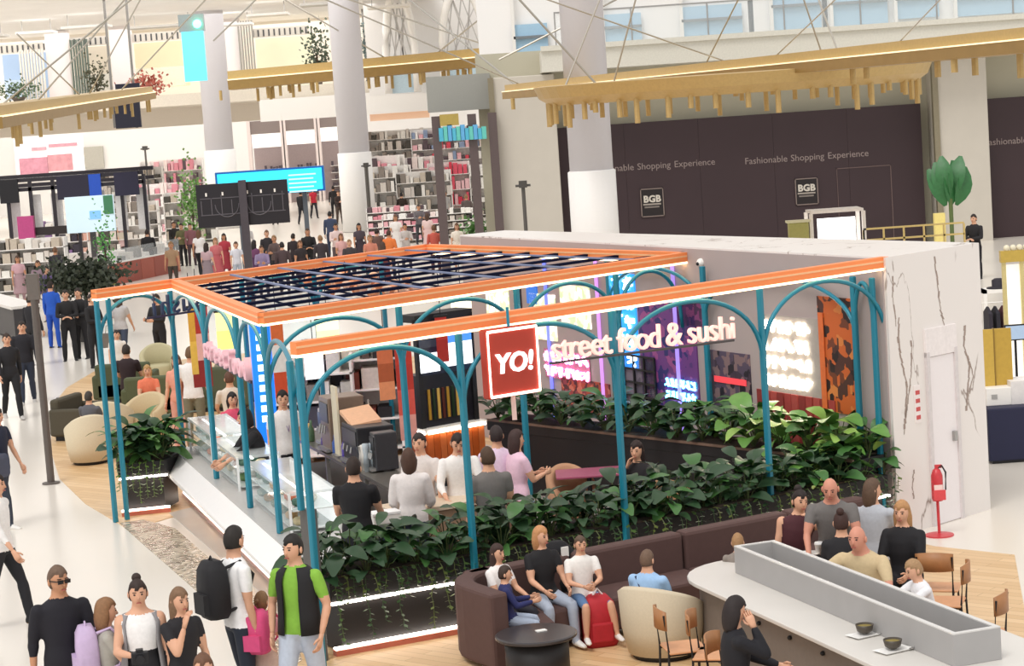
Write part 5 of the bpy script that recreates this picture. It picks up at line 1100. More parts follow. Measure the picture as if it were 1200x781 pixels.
MB().box(a.x, b.x, Y, Y + .08, a.z, b.z).build('board', M('#1d1a22', .4), t); MB().box(xm - .09, xm + .09, Y - .14, Y - .02, 0, b.z + .05).build('pole', M('#47424a', .5), t)
ln_ = M('#5d5a62', .5); r = random.Random(5); wz = b.z - a.z
for k in range(9): f = (k + .4) / 9; MB().box(a.x + (b.x - a.x) * f, a.x + (b.x - a.x) * f + .02, Y - .012, Y, a.z + wz * .3, a.z + wz * (.62 + .06 * (k % 3))).build('drawn_line', ln_, t)
for z in (.28, .66): MB().box(a.x + .08, b.x - .08, Y - .012, Y, a.z + wz * z, a.z + wz * z + .02).build('drawn_line', ln_, t)
for xx in (.33, .68): MB().tube([(a.x + (b.x - a.x) * xx + .28 * math.cos(q_), Y - .008, a.z + wz * .52 + .3 * math.sin(q_)) for q_ in [math.pi + math.pi * i / 10 for i in range(11)]], .012, 5).build('drawn_arc', ln_, t)
for xx in (.1, .28, .55, .7, .85): MB().box(a.x + (b.x - a.x) * xx, a.x + (b.x - a.x) * xx + .04, Y - .014, Y, b.z - .28, b.z - .2).build('white_mark', WHITE, t)
Y = 78; t = thing('cyan_screen', 'wide glowing cyan information screen beyond the black sign', 'screen', (GY(316, 210, Y).x, Y, 0)); a, b = GY(254, 232, Y), GY(379, 194, Y)
MB().box(a.x, b.x, Y, Y + .25, a.z, b.z).build('casing', M('#1668b8', .4), t); MB().box(a.x + .08, b.x - .08, Y - .03, Y, a.z + .07, b.z - .07).build('display', M('#2fd3f2', .4, emit=1.0, var=.12, scale=.5), t)
for k in range(5): MB().box(b.x - 1.3, b.x - .3 - .1 * (k % 2), Y - .05, Y - .03, b.z - .3 - k * .15, b.z - .25 - k * .15).build('text_line', M('#a8f4ff', .4, emit=1.2), t)
for xx in (.2, .8): MB().box(a.x + (b.x - a.x) * xx - .08, a.x + (b.x - a.x) * xx + .08, Y + .25, Y + .4, 0, b.z).build('leg', M('#5a6068', .5), t)
Y = 76; t = thing('white_screen', 'bright pale blue screen on a stand in front of the black stall', 'screen', (GY(104, 250, Y).x, Y, 0)); a, b = GY(79, 274, Y), GY(132, 228, Y); MB().box(a.x, b.x, Y, Y + .15, a.z, b.z).build('display', M('#cfe6f2', .4, emit=.3, var=.06, scale=.6), t); MB().box(a.x + .85, a.x + 1.25, Y - .02, Y, a.z + .45, a.z + .75).build('blue_tile', M('#7cb4e4', .4, emit=.5), t); MB().box(b.x - .35, b.x - .02, Y - .02, Y, a.z + .6, b.z - .02).build('green_tile', M('#3f7a58', .4, emit=.2), t)
MB().box((a.x + b.x) / 2 - .1, (a.x + b.x) / 2 + .1, Y + .15, Y + .3, 0, a.z + .3).build('stand', CHAR, t)
# black stall
Y = 80; t = thing('market_stall', 'black timber stall frame with white curtains at far left', 'stall', (GY(80, 250, Y).x, Y, 0)); z_ = GY(80, 210, Y).z; x0, x1 = GY(-20, 210, Y).x, GY(167, 200, Y).x
for z in (z_, z_ - .35): MB().box(x0, x1, Y, Y + .15, z, z + .14).build('beam', M('#2c2830', .5), t); MB().box(x0, x1, Y + 2.4, Y + 2.55, z + .1, z + .24).build('beam', M('#2c2830', .5), t)
for k in range(8): xx = x0 + (x1 - x0) * k / 7; MB().box(xx - .06, xx + .06, Y, Y + .15, 0, z_).build('post', M('#2c2830', .5), t)
for k in range(7): xx = x0 + .8 + k * .8; MB().box(xx, xx + .42, Y + .3, Y + .34, 1.7, z_ - .5).build('curtain', M('#f4f1f0', .7), t)
for xx, c_, w in ((.46, '#262338', 1.2), (.82, '#2a2740', .9), (.66, '#2456c8', .45), (.1, '#17161c', .7)): MB().box(x0 + (x1 - x0) * xx, x0 + (x1 - x0) * xx + w, Y - .12, Y - .02, z_ - .75, z_ + .12).build('header_sign', M(c_, .5), t)
MB().box(x0 + 1.2, x0 + 4.2, Y - .1, Y, 1.75, 2.05).build('counter_rail', M('#2c2424', .5), t); MB().box(x0, x1, Y + .2, Y + 1, 0, .95).build('counter', M('#e8e0da', .6), t)
p_ = GY(20, 255, 78); MB().box(p_.x - .4, p_.x + .2, 79.7, 79.95, 1.6, 2.5).build('magenta_display', M('#c04a86', .5), t)
# glass counter with red timber base behind the pergola
p0, p1 = G(118, 338).xy, G(212, 318).xy; d_ = (p1 - p0).normalized(); n_ = Vector((-d_.y, d_.x)); t = thing('glass_counter', 'glass topped counter with red timber base behind the pergola', 'counter', (p0.x, p0.y, 0)); L = (p1 - p0).length
for k in range(6): obox(MB(), p0, d_, n_, L * k / 6 + .01, L * (k + 1) / 6 - .01, 0, .8, 0, .75).build('base_panel', M(('#9c4a3a', '#a8523f')[k % 2], .5), t)
obox(MB(), p0, d_, n_, 0, L, 0, .8, .75, .8).build('deck', WHITE, t); obox(MB(), p0, d_, n_, 0, L, 0, .03, .8, 1.25).build('glass', GLASS, t)
for k in range(10): obox(MB(), p0, d_, n_, L * k / 10 + .1, L * k / 10 + .4, .15, .6, .8, .95 + .1 * (k % 3)).build('goods', M(('#d8d0c8', '#8a8480', '#e8e4e0', '#5a5654')[k % 4], .6), t)
p0 = G(-8, 392).xy; t = thing('ramp_counter', 'dark sloping counter side with a white rim at the far left', 'counter', (p0.x, p0.y, 0)); a, b = G(-20, 380), G(34, 398); MB().bar((a.x, a.y, .45), (b.x, b.y, .45), .7, .8).build('body', M('#3c3a3c', .5), t); MB().bar((a.x, a.y, .88), (b.x, b.y, .88), .8, .08).build('rim', M('#e4dfda', .5), t)
# greenery on the ground
p_ = G(104, 400); t = thing('small_tree', 'dark round-crowned tree standing left of the pergola corner', 'tree', (p_.x, p_.y, 0)); r = random.Random(4); mb = MB()
for k in range(2400):
    c_ = Vector((r.gauss(0, .46), r.gauss(0, .36), 1.66 + r.gauss(0, .2))); d_ = Vector((r.uniform(-1, 1), r.uniform(-1, 1), r.uniform(-1, 1))).normalized() * .16; s_ = d_.cross(Vector((r.uniform(-1, 1), r.uniform(-1, 1), .3))).normalized() * .05; mb.add([c_, c_ + d_ * .5 + s_, c_ + d_, c_ + d_ * .5 - s_], [(0, 1, 2, 3)])
mb.build('foliage', green('#37402f'), t, loc=(0, 0, 0))['kind'] = 'stuff'; MB().tube([(0, 0, .3), (.03, 0, 1), (0, 0, 1.6)], .05, 8).build('trunk', M('#3d3226', .8), t, loc=(0, 0, 0)); MB().lathe([(.22, 0), (.3, .45), (.26, .45), (0, .4)], n=18).build('pot', M('#3a3836', .6), t, loc=(0, 0, 0))
bush(229, 291, 95, 1.1, 3.9, '#6d9a4c', 'tall bright green plant among the far shelves', 40); p_ = G(568, 300); bush(566, 305, 75, 1.3, 1.6, '#4f7a3a', 'green fern at the foot of the stone pier', 34); bush(128, 350, 70, .7, 3.2, '#57a04a', 'bright green plant beside the pale blue screen', 20)
# broad-leaved plant by the far pier
p_ = GY(1104, 200, 60); t = thing('banana_plant', 'tall broad-leaved dark green plant by the stone pier', 'plant', (p_.x, 60, 0)); 
for k in range(7):
    a_ = (k - 3) * .13; me = leaf_mesh('leaf', 1.15, .5, green('#2f6a38'), .1); child('leaf', me, t, Matrix.Translation((.05 * (k - 3) + .2, 0, 1.75 + .14 * (k % 3))) @ Matrix.Rotation(a_ * .9, 4, 'Y') @ Matrix.Rotation(math.radians(82), 4, 'X') @ Matrix.Rotation(rnd.uniform(-.5, .5), 4, 'Y'))
MB().tube([(.2, 0, .5), (.2, 0, 1.95)], .06, 8).build('stem', M('#5a6a3a', .7), t, loc=(0, 0, 0)); MB().lathe([(.3, 0), (.38, .6), (.33, .6), (0, .55)], n=18).build('pot', M('#4a4642', .6), t, loc=(0, 0, 0))
p_ = GY(1101, 265, 56); t = thing('yellow_stand', 'slim pale yellow display stand beside the broad-leaved plant', 'stand', (p_.x, 56, 0)); MB().box(-.14, .14, -.1, .1, .03, GY(1101, 250, 56).z).build('column_box', M('#e2cf7e', .5, emit=.1), t, loc=(0, 0, 0)); MB().box(-.25, .25, -.2, .2, 0, .03).build('foot', CHAR, t, loc=(0, 0, 0))
Y = 48; t = thing('light_booth', 'white framed booth with a glowing white panel behind the kiosk roof', 'booth', (GY(985, 270, Y).x, Y, 0)); a, b = GY(953, 300, Y), GY(1012, 247, Y)
for x in (a.x, b.x):
    for yy in (Y, Y + .8): MB().box(x - .04, x + .04, yy, yy + .08, 0, b.z).build('frame_post', M('#efe8e2', .4), t)
MB().box(a.x, b.x, Y, Y + .88, b.z, b.z + .06).build('frame_top', M('#efe8e2', .4), t); MB().box(a.x + .18, b.x - .15, Y + .3, Y + .36, .4, GY(985, 256, Y).z).build('light_panel', M('#ffffff', .5, emit=2.2, var=0), t); MB().box(a.x + .05, b.x - .05, Y - .1, Y + .7, 0, .9).build('counter', WHITE, t)
t = thing('gold_rail', 'long low gold clothes rail behind the kiosk roof', 'rail', (GY(1070, 272, Y).x, Y, 0)); a, b = GY(1012, 270, Y), GY(1130, 268, Y)
for z in (a.z, a.z - .25): MB().box(a.x, b.x, Y, Y + .04, z, z + .04).build('rail_bar', M('#d8be7c', .35, .5), t)
for k in range(6): xx = a.x + (b.x - a.x) * k / 5; MB().box(xx - .02, xx + .02, Y, Y + .04, 0, a.z).build('upright', M('#d8be7c', .35, .5), t)
a, b = GY(924, 285, Y), GY(948, 260, Y); t = thing('olive_stand', 'small olive green stand left of the white booth', 'stand', ((a.x + b.x) / 2, Y, 0)); MB().box(-.22, .22, -.1, .2, .05, b.z).build('cabinet', M('#a8a460', .6), t, loc=(0, 0, 0), bevel=.02); MB().box(-.26, .26, -.14, .24, b.z, b.z + .05).build('cap', M('#d8d4b0', .5), t, loc=(0, 0, 0)); MB().box(-.18, .18, -.06, .16, 0, .05).build('foot', BLACK, t, loc=(0, 0, 0))

# ---------------------------------------------------------------- boutique stand at the right edge
q0 = G(1160, 545); t = thing('navy_counter', 'navy blue counter block at the right edge', 'counter', (q0.x, q0.y, 0)); MB().box(0, 2.5, 0, 1.2, .04, .78).build('body', M('#16193a', .6), t, loc=(0, 0, 0), bevel=.02); MB().box(.05, 2.4, .05, 1.1, 0, .04).build('plinth', BLACK, t, loc=(0, 0, 0))
t = thing('white_cabinet', 'white cabinet top standing on the navy counter', 'cabinet', (q0.x + .1, q0.y + .25, .78)); MB().box(-.05, .3, 0, .5, 0, .25).build('body', WHITE, t, loc=(0, 0, 0), bevel=.01); MB().box(.02, .1, -.01, 0, .1, .16).build('handle', STEEL, t, loc=(0, 0, 0)); MB().box(.3, .75, .02, .5, 0, .32).build('tall_body', M('#e6e2e0', .5), t, loc=(0, 0, 0))
p_ = G(1182, 482, .78); t = thing('gold_board', 'tall mustard gold panel pair on the boutique counter', 'panel', (p_.x - .2, p_.y + .75, .78)); MB().box(-.02, .2, 0, .05, 0, 1.05).build('panel_board', M('#c9a648', .5), t, loc=(0, 0, 0)); MB().box(.22, .46, .02, .07, 0, 1.05).build('panel_board', M('#c09c3e', .5), t, loc=(0, 0, 0)); MB().box(.2, .22, 0, .06, 0, 1.06).build('hinge', M('#8a6c24', .5), t, loc=(0, 0, 0))
Y = 33; xa = GY(1177, 320, Y).x; t = thing('display_arch', 'gold and white display frame at the right edge', 'frame', (xa, Y, 0)); zt = GY(1180, 300, Y).z
for xx in (xa, xa + .28, xa + 1.4): MB().box(xx - .03, xx + .03, Y, Y + .06, 0, zt).build('upright', M('#d8c88c', .4, .4), t)
MB().box(xa - .05, xa + 1.45, Y - .03, Y + .09, zt - .1, zt + .08).build('header', M('#c9ab52', .4, .4), t); MB().box(xa + .02, xa + 1.38, Y + .1, Y + .13, .4, zt - .15).build('glow_back', M('#f6f3ee', .5, emit=.6), t)
for k in range(5): MB().ball((xa + .05 + k * .1, Y, zt + .12), .05, 8, 6).build('finial', M('#e8dfc4', .4), t, True)
p_ = GY(1190, 390, 31.5); t = thing('tablet', 'small tablet screen on a stalk at the right edge', 'tablet', (p_.x, 31.5, 0)); MB().box(-.14, .16, 0, .03, p_.z - .1, p_.z + .1).build('screen', M('#9fb4cc', .3, emit=.4), t, loc=(0, 0, 0)); MB().box(-.16, .18, .01, .05, p_.z - .12, p_.z + .12).build('bezel', BLACK, t, loc=(0, 0, 0)); MB().tube([(0, .03, .02), (0, .03, p_.z)], .02, 6).build('stalk', BLACK, t, loc=(0, 0, 0)); MB().lathe([(.15, 0), (.15, .02), (.02, .03)], n=14).build('foot', BLACK, t, loc=(0, 0, 0))
Y = 34; xa = GY(1150, 360, Y).x; t = thing('clothes_rail', 'white rail of dark garments behind the marble block', 'rail', (xa, Y, 0)); zr = GY(1160, 355, Y).z
MB().tube([(xa, Y, 0), (xa, Y, zr), (xa + .9, Y, zr), (xa + .9, Y, 0)], .018, 6).build('rail_frame', WHITE, t)
for k, c_ in enumerate(('#2a2530', '#1d1b26', '#5a2630', '#211f2a', '#e4e0dc', '#2c2838')): MB().loft([[(xa + .1 + k * .12 + x_ * w, Y + y_ * .2 * w2, zr - z) for x_, y_ in ((-.03, -1), (.03, -1), (.03, 1), (-.03, 1))] for w, w2, z in ((.3, .2, .06), (1, 1, .16), (1.1, 1.1, .95))]).build('garment', M(c_, .8), t)
xa = GY(1152, 330, 36).x; t = thing('hat_shelf', 'white shelf with a black hat behind the marble block', 'shelf', (xa, 36, 0)); zs = GY(1160, 340, 36).z; MB().box(xa, xa + .9, 36, 36.4, zs - .06, zs).build('board', WHITE, t); MB().box(xa, xa + .06, 36, 36.4, 0, zs).build('side', WHITE, t); MB().box(xa + .84, xa + .9, 36, 36.4, 0, zs).build('side', WHITE, t)
o = MB().lathe([(.2, 0), (.2, .02), (.11, .03), (.11, .14), (.06, .17), (0, .17)], (0, 0), 16).build('hat', M('#26222c', .7), None, True); o.location = (xa + .3, 36.2, zs); tag(o, 'black brimmed hat on the white boutique shelf', 'hat')
tag(o, 'black brimmed hat on the white boutique shelf', 'hat')

# ---------------------------------------------------------------- lounge at the left on the oak floor
def bench(x, y, w, d, h, rz, col, label):
    p_ = G(x, y); t = thing('lounge_sofa', label, 'sofa', (p_.x, p_.y, 0), math.radians(rz)); m = M(col, .85, var=.1, scale=30)
    MB().box(-w / 2, w / 2, -d / 2, d / 2, .08, .42).build('seat', m, t, loc=(0, 0, 0), bevel=.04); MB().box(-w / 2, w / 2, d / 2 - .18, d / 2, .1, h).build('backrest', m, t, loc=(0, 0, 0), bevel=.05)
    for sx in (-1, 1): MB().box(sx * w / 2 - .07, sx * w / 2 + .07, -d / 2, d / 2, .1, .58).build('armrest', m, t, loc=(0, 0, 0), bevel=.04)
    MB().box(-w / 2 + .05, w / 2 - .05, -d / 2 + .05, d / 2 - .05, 0, .08).build('base', BLACK, t, loc=(0, 0, 0))
bench(100, 512, 1.0, .8, .75, 75, '#4c4638', 'dark olive sofa at the edge of the oak floor'); bench(150, 470, 1.1, .75, .8, 180, '#4b5138', 'olive green sofa seen from behind with two sitters'); bench(180, 488, .9, .75, .8, 180, '#545a3e', 'olive green sofa left of the standing man in white'); bench(256, 480, 1.2, .75, .85, 175, '#4f5540', 'olive green sofa behind the display case'); bench(285, 470, .9, .7, .8, 175, '#8d8470', 'taupe sofa partly behind the blue totem')
for x, y, rz, c_, lab, h in ((107, 543, 200, '#d6c8ac', 'cream tub armchair nearest the edge of the oak floor', .85), (133, 520, 170, '#cbbd9f', 'cream tub armchair half hidden behind the corner post', .8), (172, 515, -20, '#c4b08c', 'tan tub armchair facing the corner planter', .8), (188, 450, 10, '#b5ad8a', 'pale olive tub armchair at the back of the lounge', .85)):
    p_ = G(x, y); tub_chair((p_.x, p_.y, 0), math.radians(rz), lab, c_, h=h, w=.38)
p_ = G(75, 506); t = thing('suitcase', 'small black suitcase beside the dark olive sofa', 'suitcase', (p_.x, p_.y, 0), .3); MB().box(-.15, .15, -.1, .1, .04, .5).build('shell', BLACK, t, loc=(0, 0, 0), bevel=.03); MB().tube([(-.07, .08, .5), (-.07, .08, .62), (.07, .08, .62), (.07, .08, .5)], .01, 6).build('handle', CHAR, t, loc=(0, 0, 0)); MB().box(-.12, .12, -.08, .08, 0, .04).build('wheels', BLACK, t, loc=(0, 0, 0))
# ---------------------------------------------------------------- garments and carried things
def shell(o, pts, a0, a1, levels, mat, name, th=.012):
    "open-fronted garment wrapped round the torso"
    hip, u, ax = pts['hip'], pts['u'], pts['ax']; ay = u.cross(ax); n = 26; rings = []
    for i in range(n + 1):
        a = math.radians(a0 + (a1 - a0) * i / n); ring = []
        for k, (z, rx, ry) in enumerate(levels): ring.append(hip + u * z + ax * (math.sin(a) * rx) - ay * (math.cos(a) * ry))
        for (z, rx, ry) in levels[::-1]: ring.append(hip + u * z + ax * (math.sin(a) * (rx - th)) - ay * (math.cos(a) * (ry - th)))
        rings.append(ring)
    return wear(o, MB().loft(rings), name, mat)
def backpack(o, pts, label, col, s=1.0, z=1.2, y=.24):
    t = thing('backpack', label, 'backpack', plocal(o, (0, y, z - .27 * s)), o.rotation_euler.z)
    m = M(col, .75, var=.15); mb = MB()
    rings = [[(x_ * .16 * s * w, y_ * .11 * s * w, zz * s) for x_, y_ in ((-1, -.8), (-.8, -1), (.8, -1), (1, -.8), (1, .5), (.7, 1), (-.7, 1), (-1, .5))] for w, zz in ((.8, 0), (1, .05), (1.02, .3), (.92, .45), (.6, .53))]
    mb.loft(rings).build('bag_body', m, t, True, loc=(0, 0, 0))
    MB().loft([[(x_ * .12 * s, (.1 + y_) * s, zz * s) for x_, y_ in ((-1, 0), (1, 0), (.9, .05), (-.9, .05))] for zz in (.05, .24)]).build('pocket', m, t, loc=(0, 0, 0))
    for sx in (-1, 1): MB().tube([(sx * .1 * s, -.1 * s, .46 * s), (sx * .105 * s, -.24 * s, .5 * s), (sx * .11 * s, -.36 * s, .36 * s), (sx * .12 * s, -.3 * s, .12 * s), (sx * .12 * s, -.1 * s, .06 * s)], .016 * s, 6).build('strap', m, t, loc=(0, 0, 0))
    MB().tube([(-.04 * s, 0, .52 * s), (0, 0, .57 * s), (.04 * s, 0, .52 * s)], .009, 5).build('top_handle', m, t, loc=(0, 0, 0))
    return t
def handbag(pos, label, col, s=1.0, rz=0):
    t = thing('handbag', label, 'bag', pos, rz); m = M(col, .6)
    MB().loft([[(x_ * .15 * s * w, y_ * .06 * s * w, zz * s) for x_, y_ in ((-1, -1), (1, -1), (1, 1), (-1, 1))] for w, zz in ((.9, 0), (1, .03), (1, .18), (.8, .22))]).build('bag_body', m, t, loc=(0, 0, 0), bevel=.01)
    MB().tube([(-.08 * s, 0, .2 * s), (-.06 * s, 0, .34 * s), (.06 * s, 0, .34 * s), (.08 * s, 0, .2 * s)], .009, 6).build('handle', m, t, loc=(0, 0, 0))
    return t
def phone(o, pts, w, label, col='#1d1d22'):
    p_ = plocal(o, pts[w] + pts['d' + w[1]] * .1); t = thing('phone', label, 'phone', p_, o.rotation_euler.z); MB().box(-.037, .037, -.005, .005, 0, .15).build('case', M(col, .3), t, loc=(0, 0, 0), bevel=.004); MB().box(-.032, .032, .0055, .0065, .008, .142).build('screen', M('#26303c', .2), t, loc=(0, 0, 0)); return t
def glasses(o, pts):
    HM = pts['HM']; mb = MB(); f = lambda x, y, z: HM @ Vector((x, y, z))
    for s_ in (-1, 1): mb.loft([[f(s_ * .033 + x_, y_, .008 + z_) for x_, z_ in ((-.024, -.018), (.024, -.018), (.026, .014), (-.026, .014))] for y_ in (-.1, -.106)]); mb.bar(f(s_ * .057, -.1, .012), f(s_ * .082, .0, .012), .006, .008)
    mb.bar(f(-.01, -.103, .014), f(.01, -.103, .014), .006, .006); wear(o, mb, 'sunglasses', M('#141416', .2), False)
def at_(x, y, h, k=1.0): return G(x, y, h * k)
P = lambda x, y, h: G(x, y, h * .985)
# ---------------------------------------------------------------- foreground walkers
o, p = person(P(66, 664, 1.8), 1.8, 28, 'man in a black shirt and sunglasses walking at lower left', WALK2, '#17151f', '#15151c', '#1a1a1c', 't', '#6a5444', sleeve=1.35, yaw=12, bulk=1.06, hair='short'); glasses(o, p)
handbag(plocal(o, p['wL'] + Vector((0, 0, -.42))), 'small black bag hanging from the sunglasses man\'s hand', '#1a1a1e', 1.0, .6)
o, p = person(P(121, 704, 1.5), 1.5, 105, 'girl in grey top and jeans with a lilac backpack', dict(STAND, aL=(35, 8, 75, 0), aR=(30, 8, 75, 0)), '#a9a59c', '#34507c', '#d8d6d2', 'p', '#8a6444', fem=1, hair='bob', child_=.6, yaw=10); backpack(o, p, 'lilac backpack on the girl in jeans', '#c4aecf', .85, 1.2, .2)
o, p = person(P(160, 680, 1.68), 1.68, 12, 'woman in white top, black dress and long grey cardigan holding a camera', dict(WALK, aL=(8, 10, 12, 4), aR=(22, 12, 92, -30)), '#f1efee', '#1b1a1f', '#2a2a2e', 'p', '#33241f', fem=1, hair='bun', sleeve=.0, hem=.1, skirt=(-.52, .23), pants=.2, neck=.5)
shell(o, p, 48, 312, [(-.6, .27, .23), (-.3, .235, .19), (0, .205, .165), (.25, .18, .15), (.42, .19, .14), (.5, .15, .1)], M('#8f8c8e', .85), 'cardigan')
cp_ = plocal(o, p['wR'] + p['dR'] * .12); t = thing('camera', 'black camera held by the woman in the grey cardigan', 'camera', cp_, .2); MB().box(-.07, .07, -.035, .035, -.05, .05).build('camera_body', BLACK, t, loc=(0, 0, 0), bevel=.01); MB().tube([(0, -.03, 0), (0, -.1, 0)], .034, 12).build('lens', BLACK, t, loc=(0, 0, 0)); MB().box(-.03, .03, -.03, .03, .05, .072).build('viewfinder', BLACK, t, loc=(0, 0, 0))
o, p = person(P(208, 690, 1.58), 1.58, 42, 'long-haired girl in black with a hand at her mouth', dict(WALK, aR=(38, 2, 176, -20), aL=(4, 12, 14, 4)), '#1f1d22', '#4b4f55', '#e4e2de', 'p', '#7c5f47', fem=1, hair='long', sleeve=.4, looseP=.004); handbag(plocal(o, (.2, .05, .62)), 'black shoulder bag beside the long-haired girl', '#19191c', 1.1, .8)
o, p = person(P(271, 618, 1.84), 1.84, 122, 'man in a white T-shirt carrying a big black backpack', dict(STAND, L=(8, 3, 2), aL=(0, 8, 10, 0), aR=(0, 8, 12, 0)), '#f0efef', '#232a38', '#2a2a2e', 'p', '#231d1a', sleeve=.55, yaw=25); backpack(o, p, 'big black backpack on the man in white', '#1b1a1e', .98, 1.24, .215)
o, p = person(P(305, 696, 1.2), 1.2, 160, 'little girl in a beige dress walking behind the green vest man', WALK, '#e0a0a8', '#dcc0b0', '#d85a70', 'p', '#8a6848', fem=1, child_=1, hair='pony', skirt=(-.42, .24), pants=.2, voxel=.02); backpack(o, p, 'bright pink backpack on the little girl', '#d94f82', .75, 1.18, .2)
o, p = person(P(343, 627, 1.8), 1.8, -22, 'young man in lime T-shirt, black vest and pale jeans', dict(WALK2, aL=(-6, 16, 22, -6), aR=(-4, 16, 20, -6)), '#84b640', '#bcc6d6', '#e8e6e2', 'p', '#1d1816', hair='short', sleeve=.6, looseP=.02, yaw=-15)
shell(o, p, 24, 336, [(-.06, .205, .165), (.1, .19, .155), (.25, .185, .15), (.4, .195, .142), (.47, .18, .12), (.52, .12, .09)], M('#1b1a1d', .8), 'vest')
person(P(237, 768, 1.5), 1.5, 10, 'child with brown hair, only the crown showing at the bottom edge', STAND, '#6a7a8a', '#3a4050', hairc='#6b4a36', child_=.6)
person(P(-7, 556, 1.76), 1.76, 80, 'person in white long sleeves leaving at the left edge', WALK, '#eceae8', '#1c1c22', '#1a1a1c', sleeve=1.5)
o, p = person(P(-6, 478, 1.72), 1.72, 70, 'person in dark blue at the left edge carrying a grey bag', WALK2, '#23283c', '#3c4250'); handbag(plocal(o, (-.28, -.1, .75)), 'grey and navy bag at the left edge', '#4a5064', 1.5, 1.2)
person(P(7, 391, 1.7), 1.7, 22, 'woman in a black jacket walking at the left edge', WALK, '#1c1b20', '#18181c', '#b8b4b0', fem=1, sleeve=2, hair='pony', share='w1', hairc='#3a2c24')
person(P(25, 377, 1.72), 1.72, 12, 'person in a black bomber jacket and dark jeans left of the pole', WALK2, '#1b1a22', '#2c3446', '#c8c4c0', sleeve=2, share='w2', bulk=1.08)
person(P(34, 346, 1.72), 1.72, 150, 'figure in black seen from behind near the ramp', STAND, '#201f24', '#1c1c20', share='s1', sleeve=2)
person(P(58, 330, 1.74), 1.74, 160, 'person in an all blue outfit left of the dark tree', STAND, '#2258c0', '#1d4fb4', '#1a1a20', share='s1', sleeve=2)
for x, y, f, lab in ((76, 340, 10, 'man in black standing left of the dark tree trunk'), (91, 338, -20, 'man in black right behind the dark tree'), (106, 345, 60, 'person in black between the dark tree and the pergola')): person(P(x, y, 1.74), 1.74, f, lab, CROSS, '#1d1c1f', '#1a191d', '#18181a', share='c1', sleeve=2)
o, p = person(P(138, 345, 1.68), 1.68, 170, 'woman in a grey T-shirt and jeans walking behind the corner post', WALK, '#b9b7b8', '#3a4458', share='w1f', fem=1, hair='long', hairc='#4a3428'); handbag(plocal(o, (.25, .05, .45)), 'grey carrier bag held by the woman in grey', '#7d7670', 1.5, .3)
o, p = person(P(183, 345, 1.7), 1.7, -30, 'person in black holding a tan parcel near the back beam', PHONE, '#1f1d20', '#1c1c22', share='p1', sleeve=2)
# ---------------------------------------------------------------- lounge at left
sit = lambda x, y, zt, h=1.72: G(x, y, zt)
def seated(x, y, h, face, label, z=None, pose=SIT, seat=.44, **k):
    s = h / 1.75; z = seat - .44 * s if z is None else z
    lean = k.get('lean', 0); zt = z + s * (.53 + .80 * math.cos(math.radians(lean)))
    return person(G(x, y, zt), h, face, label, pose, z=z, **k)
seated(147, 404, 1.74, 175, 'man in a black patterned shirt seated with his back to the hall', top='#2a1a1e', bot='#2a2a30', sleeve=.6, share='sit1')
person(P(136, 388, 1.3), 1.3, 20, 'boy in a white top beside the corner post', STAND, '#e8e2da', '#4a4a50', share='ch1', child_=1)
seated(172, 428, 1.5, 10, 'blonde woman in an orange top seated on the olive sofa', top='#e07858', bot='#2a2630', fem=1, hair='bob', hairc='#b08a58')
person(P(222, 407, 1.76), 1.76, 172, 'man in a white T-shirt and olive trousers standing in the lounge', STAND, '#e8e6e4', '#77735f', hairc='#6a5038', looseT=.02)
person(P(206, 416, 1.62), 1.62, -20, 'woman in a peach dress half hidden by the arch post', STAND, '#e09a84', '#dca090', fem=1, hair='long', hairc='#6a4a36')
seated(271, 460, 1.66, 25, 'dark-haired woman in a pink top seated behind the display case', top='#d8506e', bot='#3a2a44', fem=1, hair='bob', hairc='#211a1c', sleeve=1.6)
seated(268, 436, 1.7, 200, 'person in pale beige seated on the olive sofa', top='#d8ccbe', bot='#8a8070', share='sit1', hairc='#5a3a2a')
seated(103, 459, 1.42, 165, 'grey-shirted man sunk in a cream armchair', top='#5c5c62', bot='#3a3a40', hairc='#3a342f')
person(P(302, 476, 1.72), 1.72, -70, 'assistant in black reaching over the display case', dict(STAND, aL=(45, 5, 60, 0), aR=(40, 5, 60, 0)), '#1a191d', '#1a1a1e', hair='bob', hairc='#1e1818', lean=15, fem=1, sleeve=1.2)
o, p = person(P(330, 458, 1.78), 1.78, 30, 'assistant in a white polo with a lanyard behind the corner posts', STAND, '#efecea', '#2a2a30', hairc='#1c1816', yaw=-20)
wear(o, MB().tube([p['hip'] + p['u'] * .5 + Vector((-.06, -.06, 0)), p['hip'] + p['u'] * .25 + Vector((0, -.135, 0)), p['hip'] + p['u'] * .5 + Vector((.06, -.06, 0))], .007, 5), 'lanyard', M('#7a4a9a', .6))
# ---------------------------------------------------------------- kiosk
person(P(413, 537, 1.76), 1.76, 172, 'man in a black T-shirt at the planter with his back turned', dict(STAND, aL=(20, 8, 60, -5), aR=(25, 8, 70, -5)), '#141318', '#20222a', hairc='#2a1d18', bulk=1.05)
person(P(478, 527, 1.68), 1.68, 178, 'brown-haired woman in a white blouse with her back turned', dict(STAND, aL=(12, 12, 60, -10), aR=(12, 12, 60, -10)), '#e2dcda', '#2c3446', fem=1, hair='bob', hairc='#4a3226', sleeve=1.6, looseT=.025)
person(P(491, 508, 1.72), 1.72, -20, 'assistant in a pale top half hidden behind the white blouse', STAND, '#d8d0cc', '#2a2a2e', hairc='#2c2220')
person(P(534, 505, 1.72), 1.72, 8, 'cashier in a white shirt looking down at the till', dict(STAND, aL=(15, 12, 55, -12), aR=(15, 12, 55, -12)), '#eceae8', '#1f1f24', hairc='#2a1e1a', nod=22, lean=10, sleeve=1.5)
person(P(571, 525, 1.74), 1.74, 200, 'man in a grey T-shirt waiting at the cash desk', STAND, '#6f6c6a', '#4a4a50', hairc='#4a3626', bulk=1.05, looseT=.02)
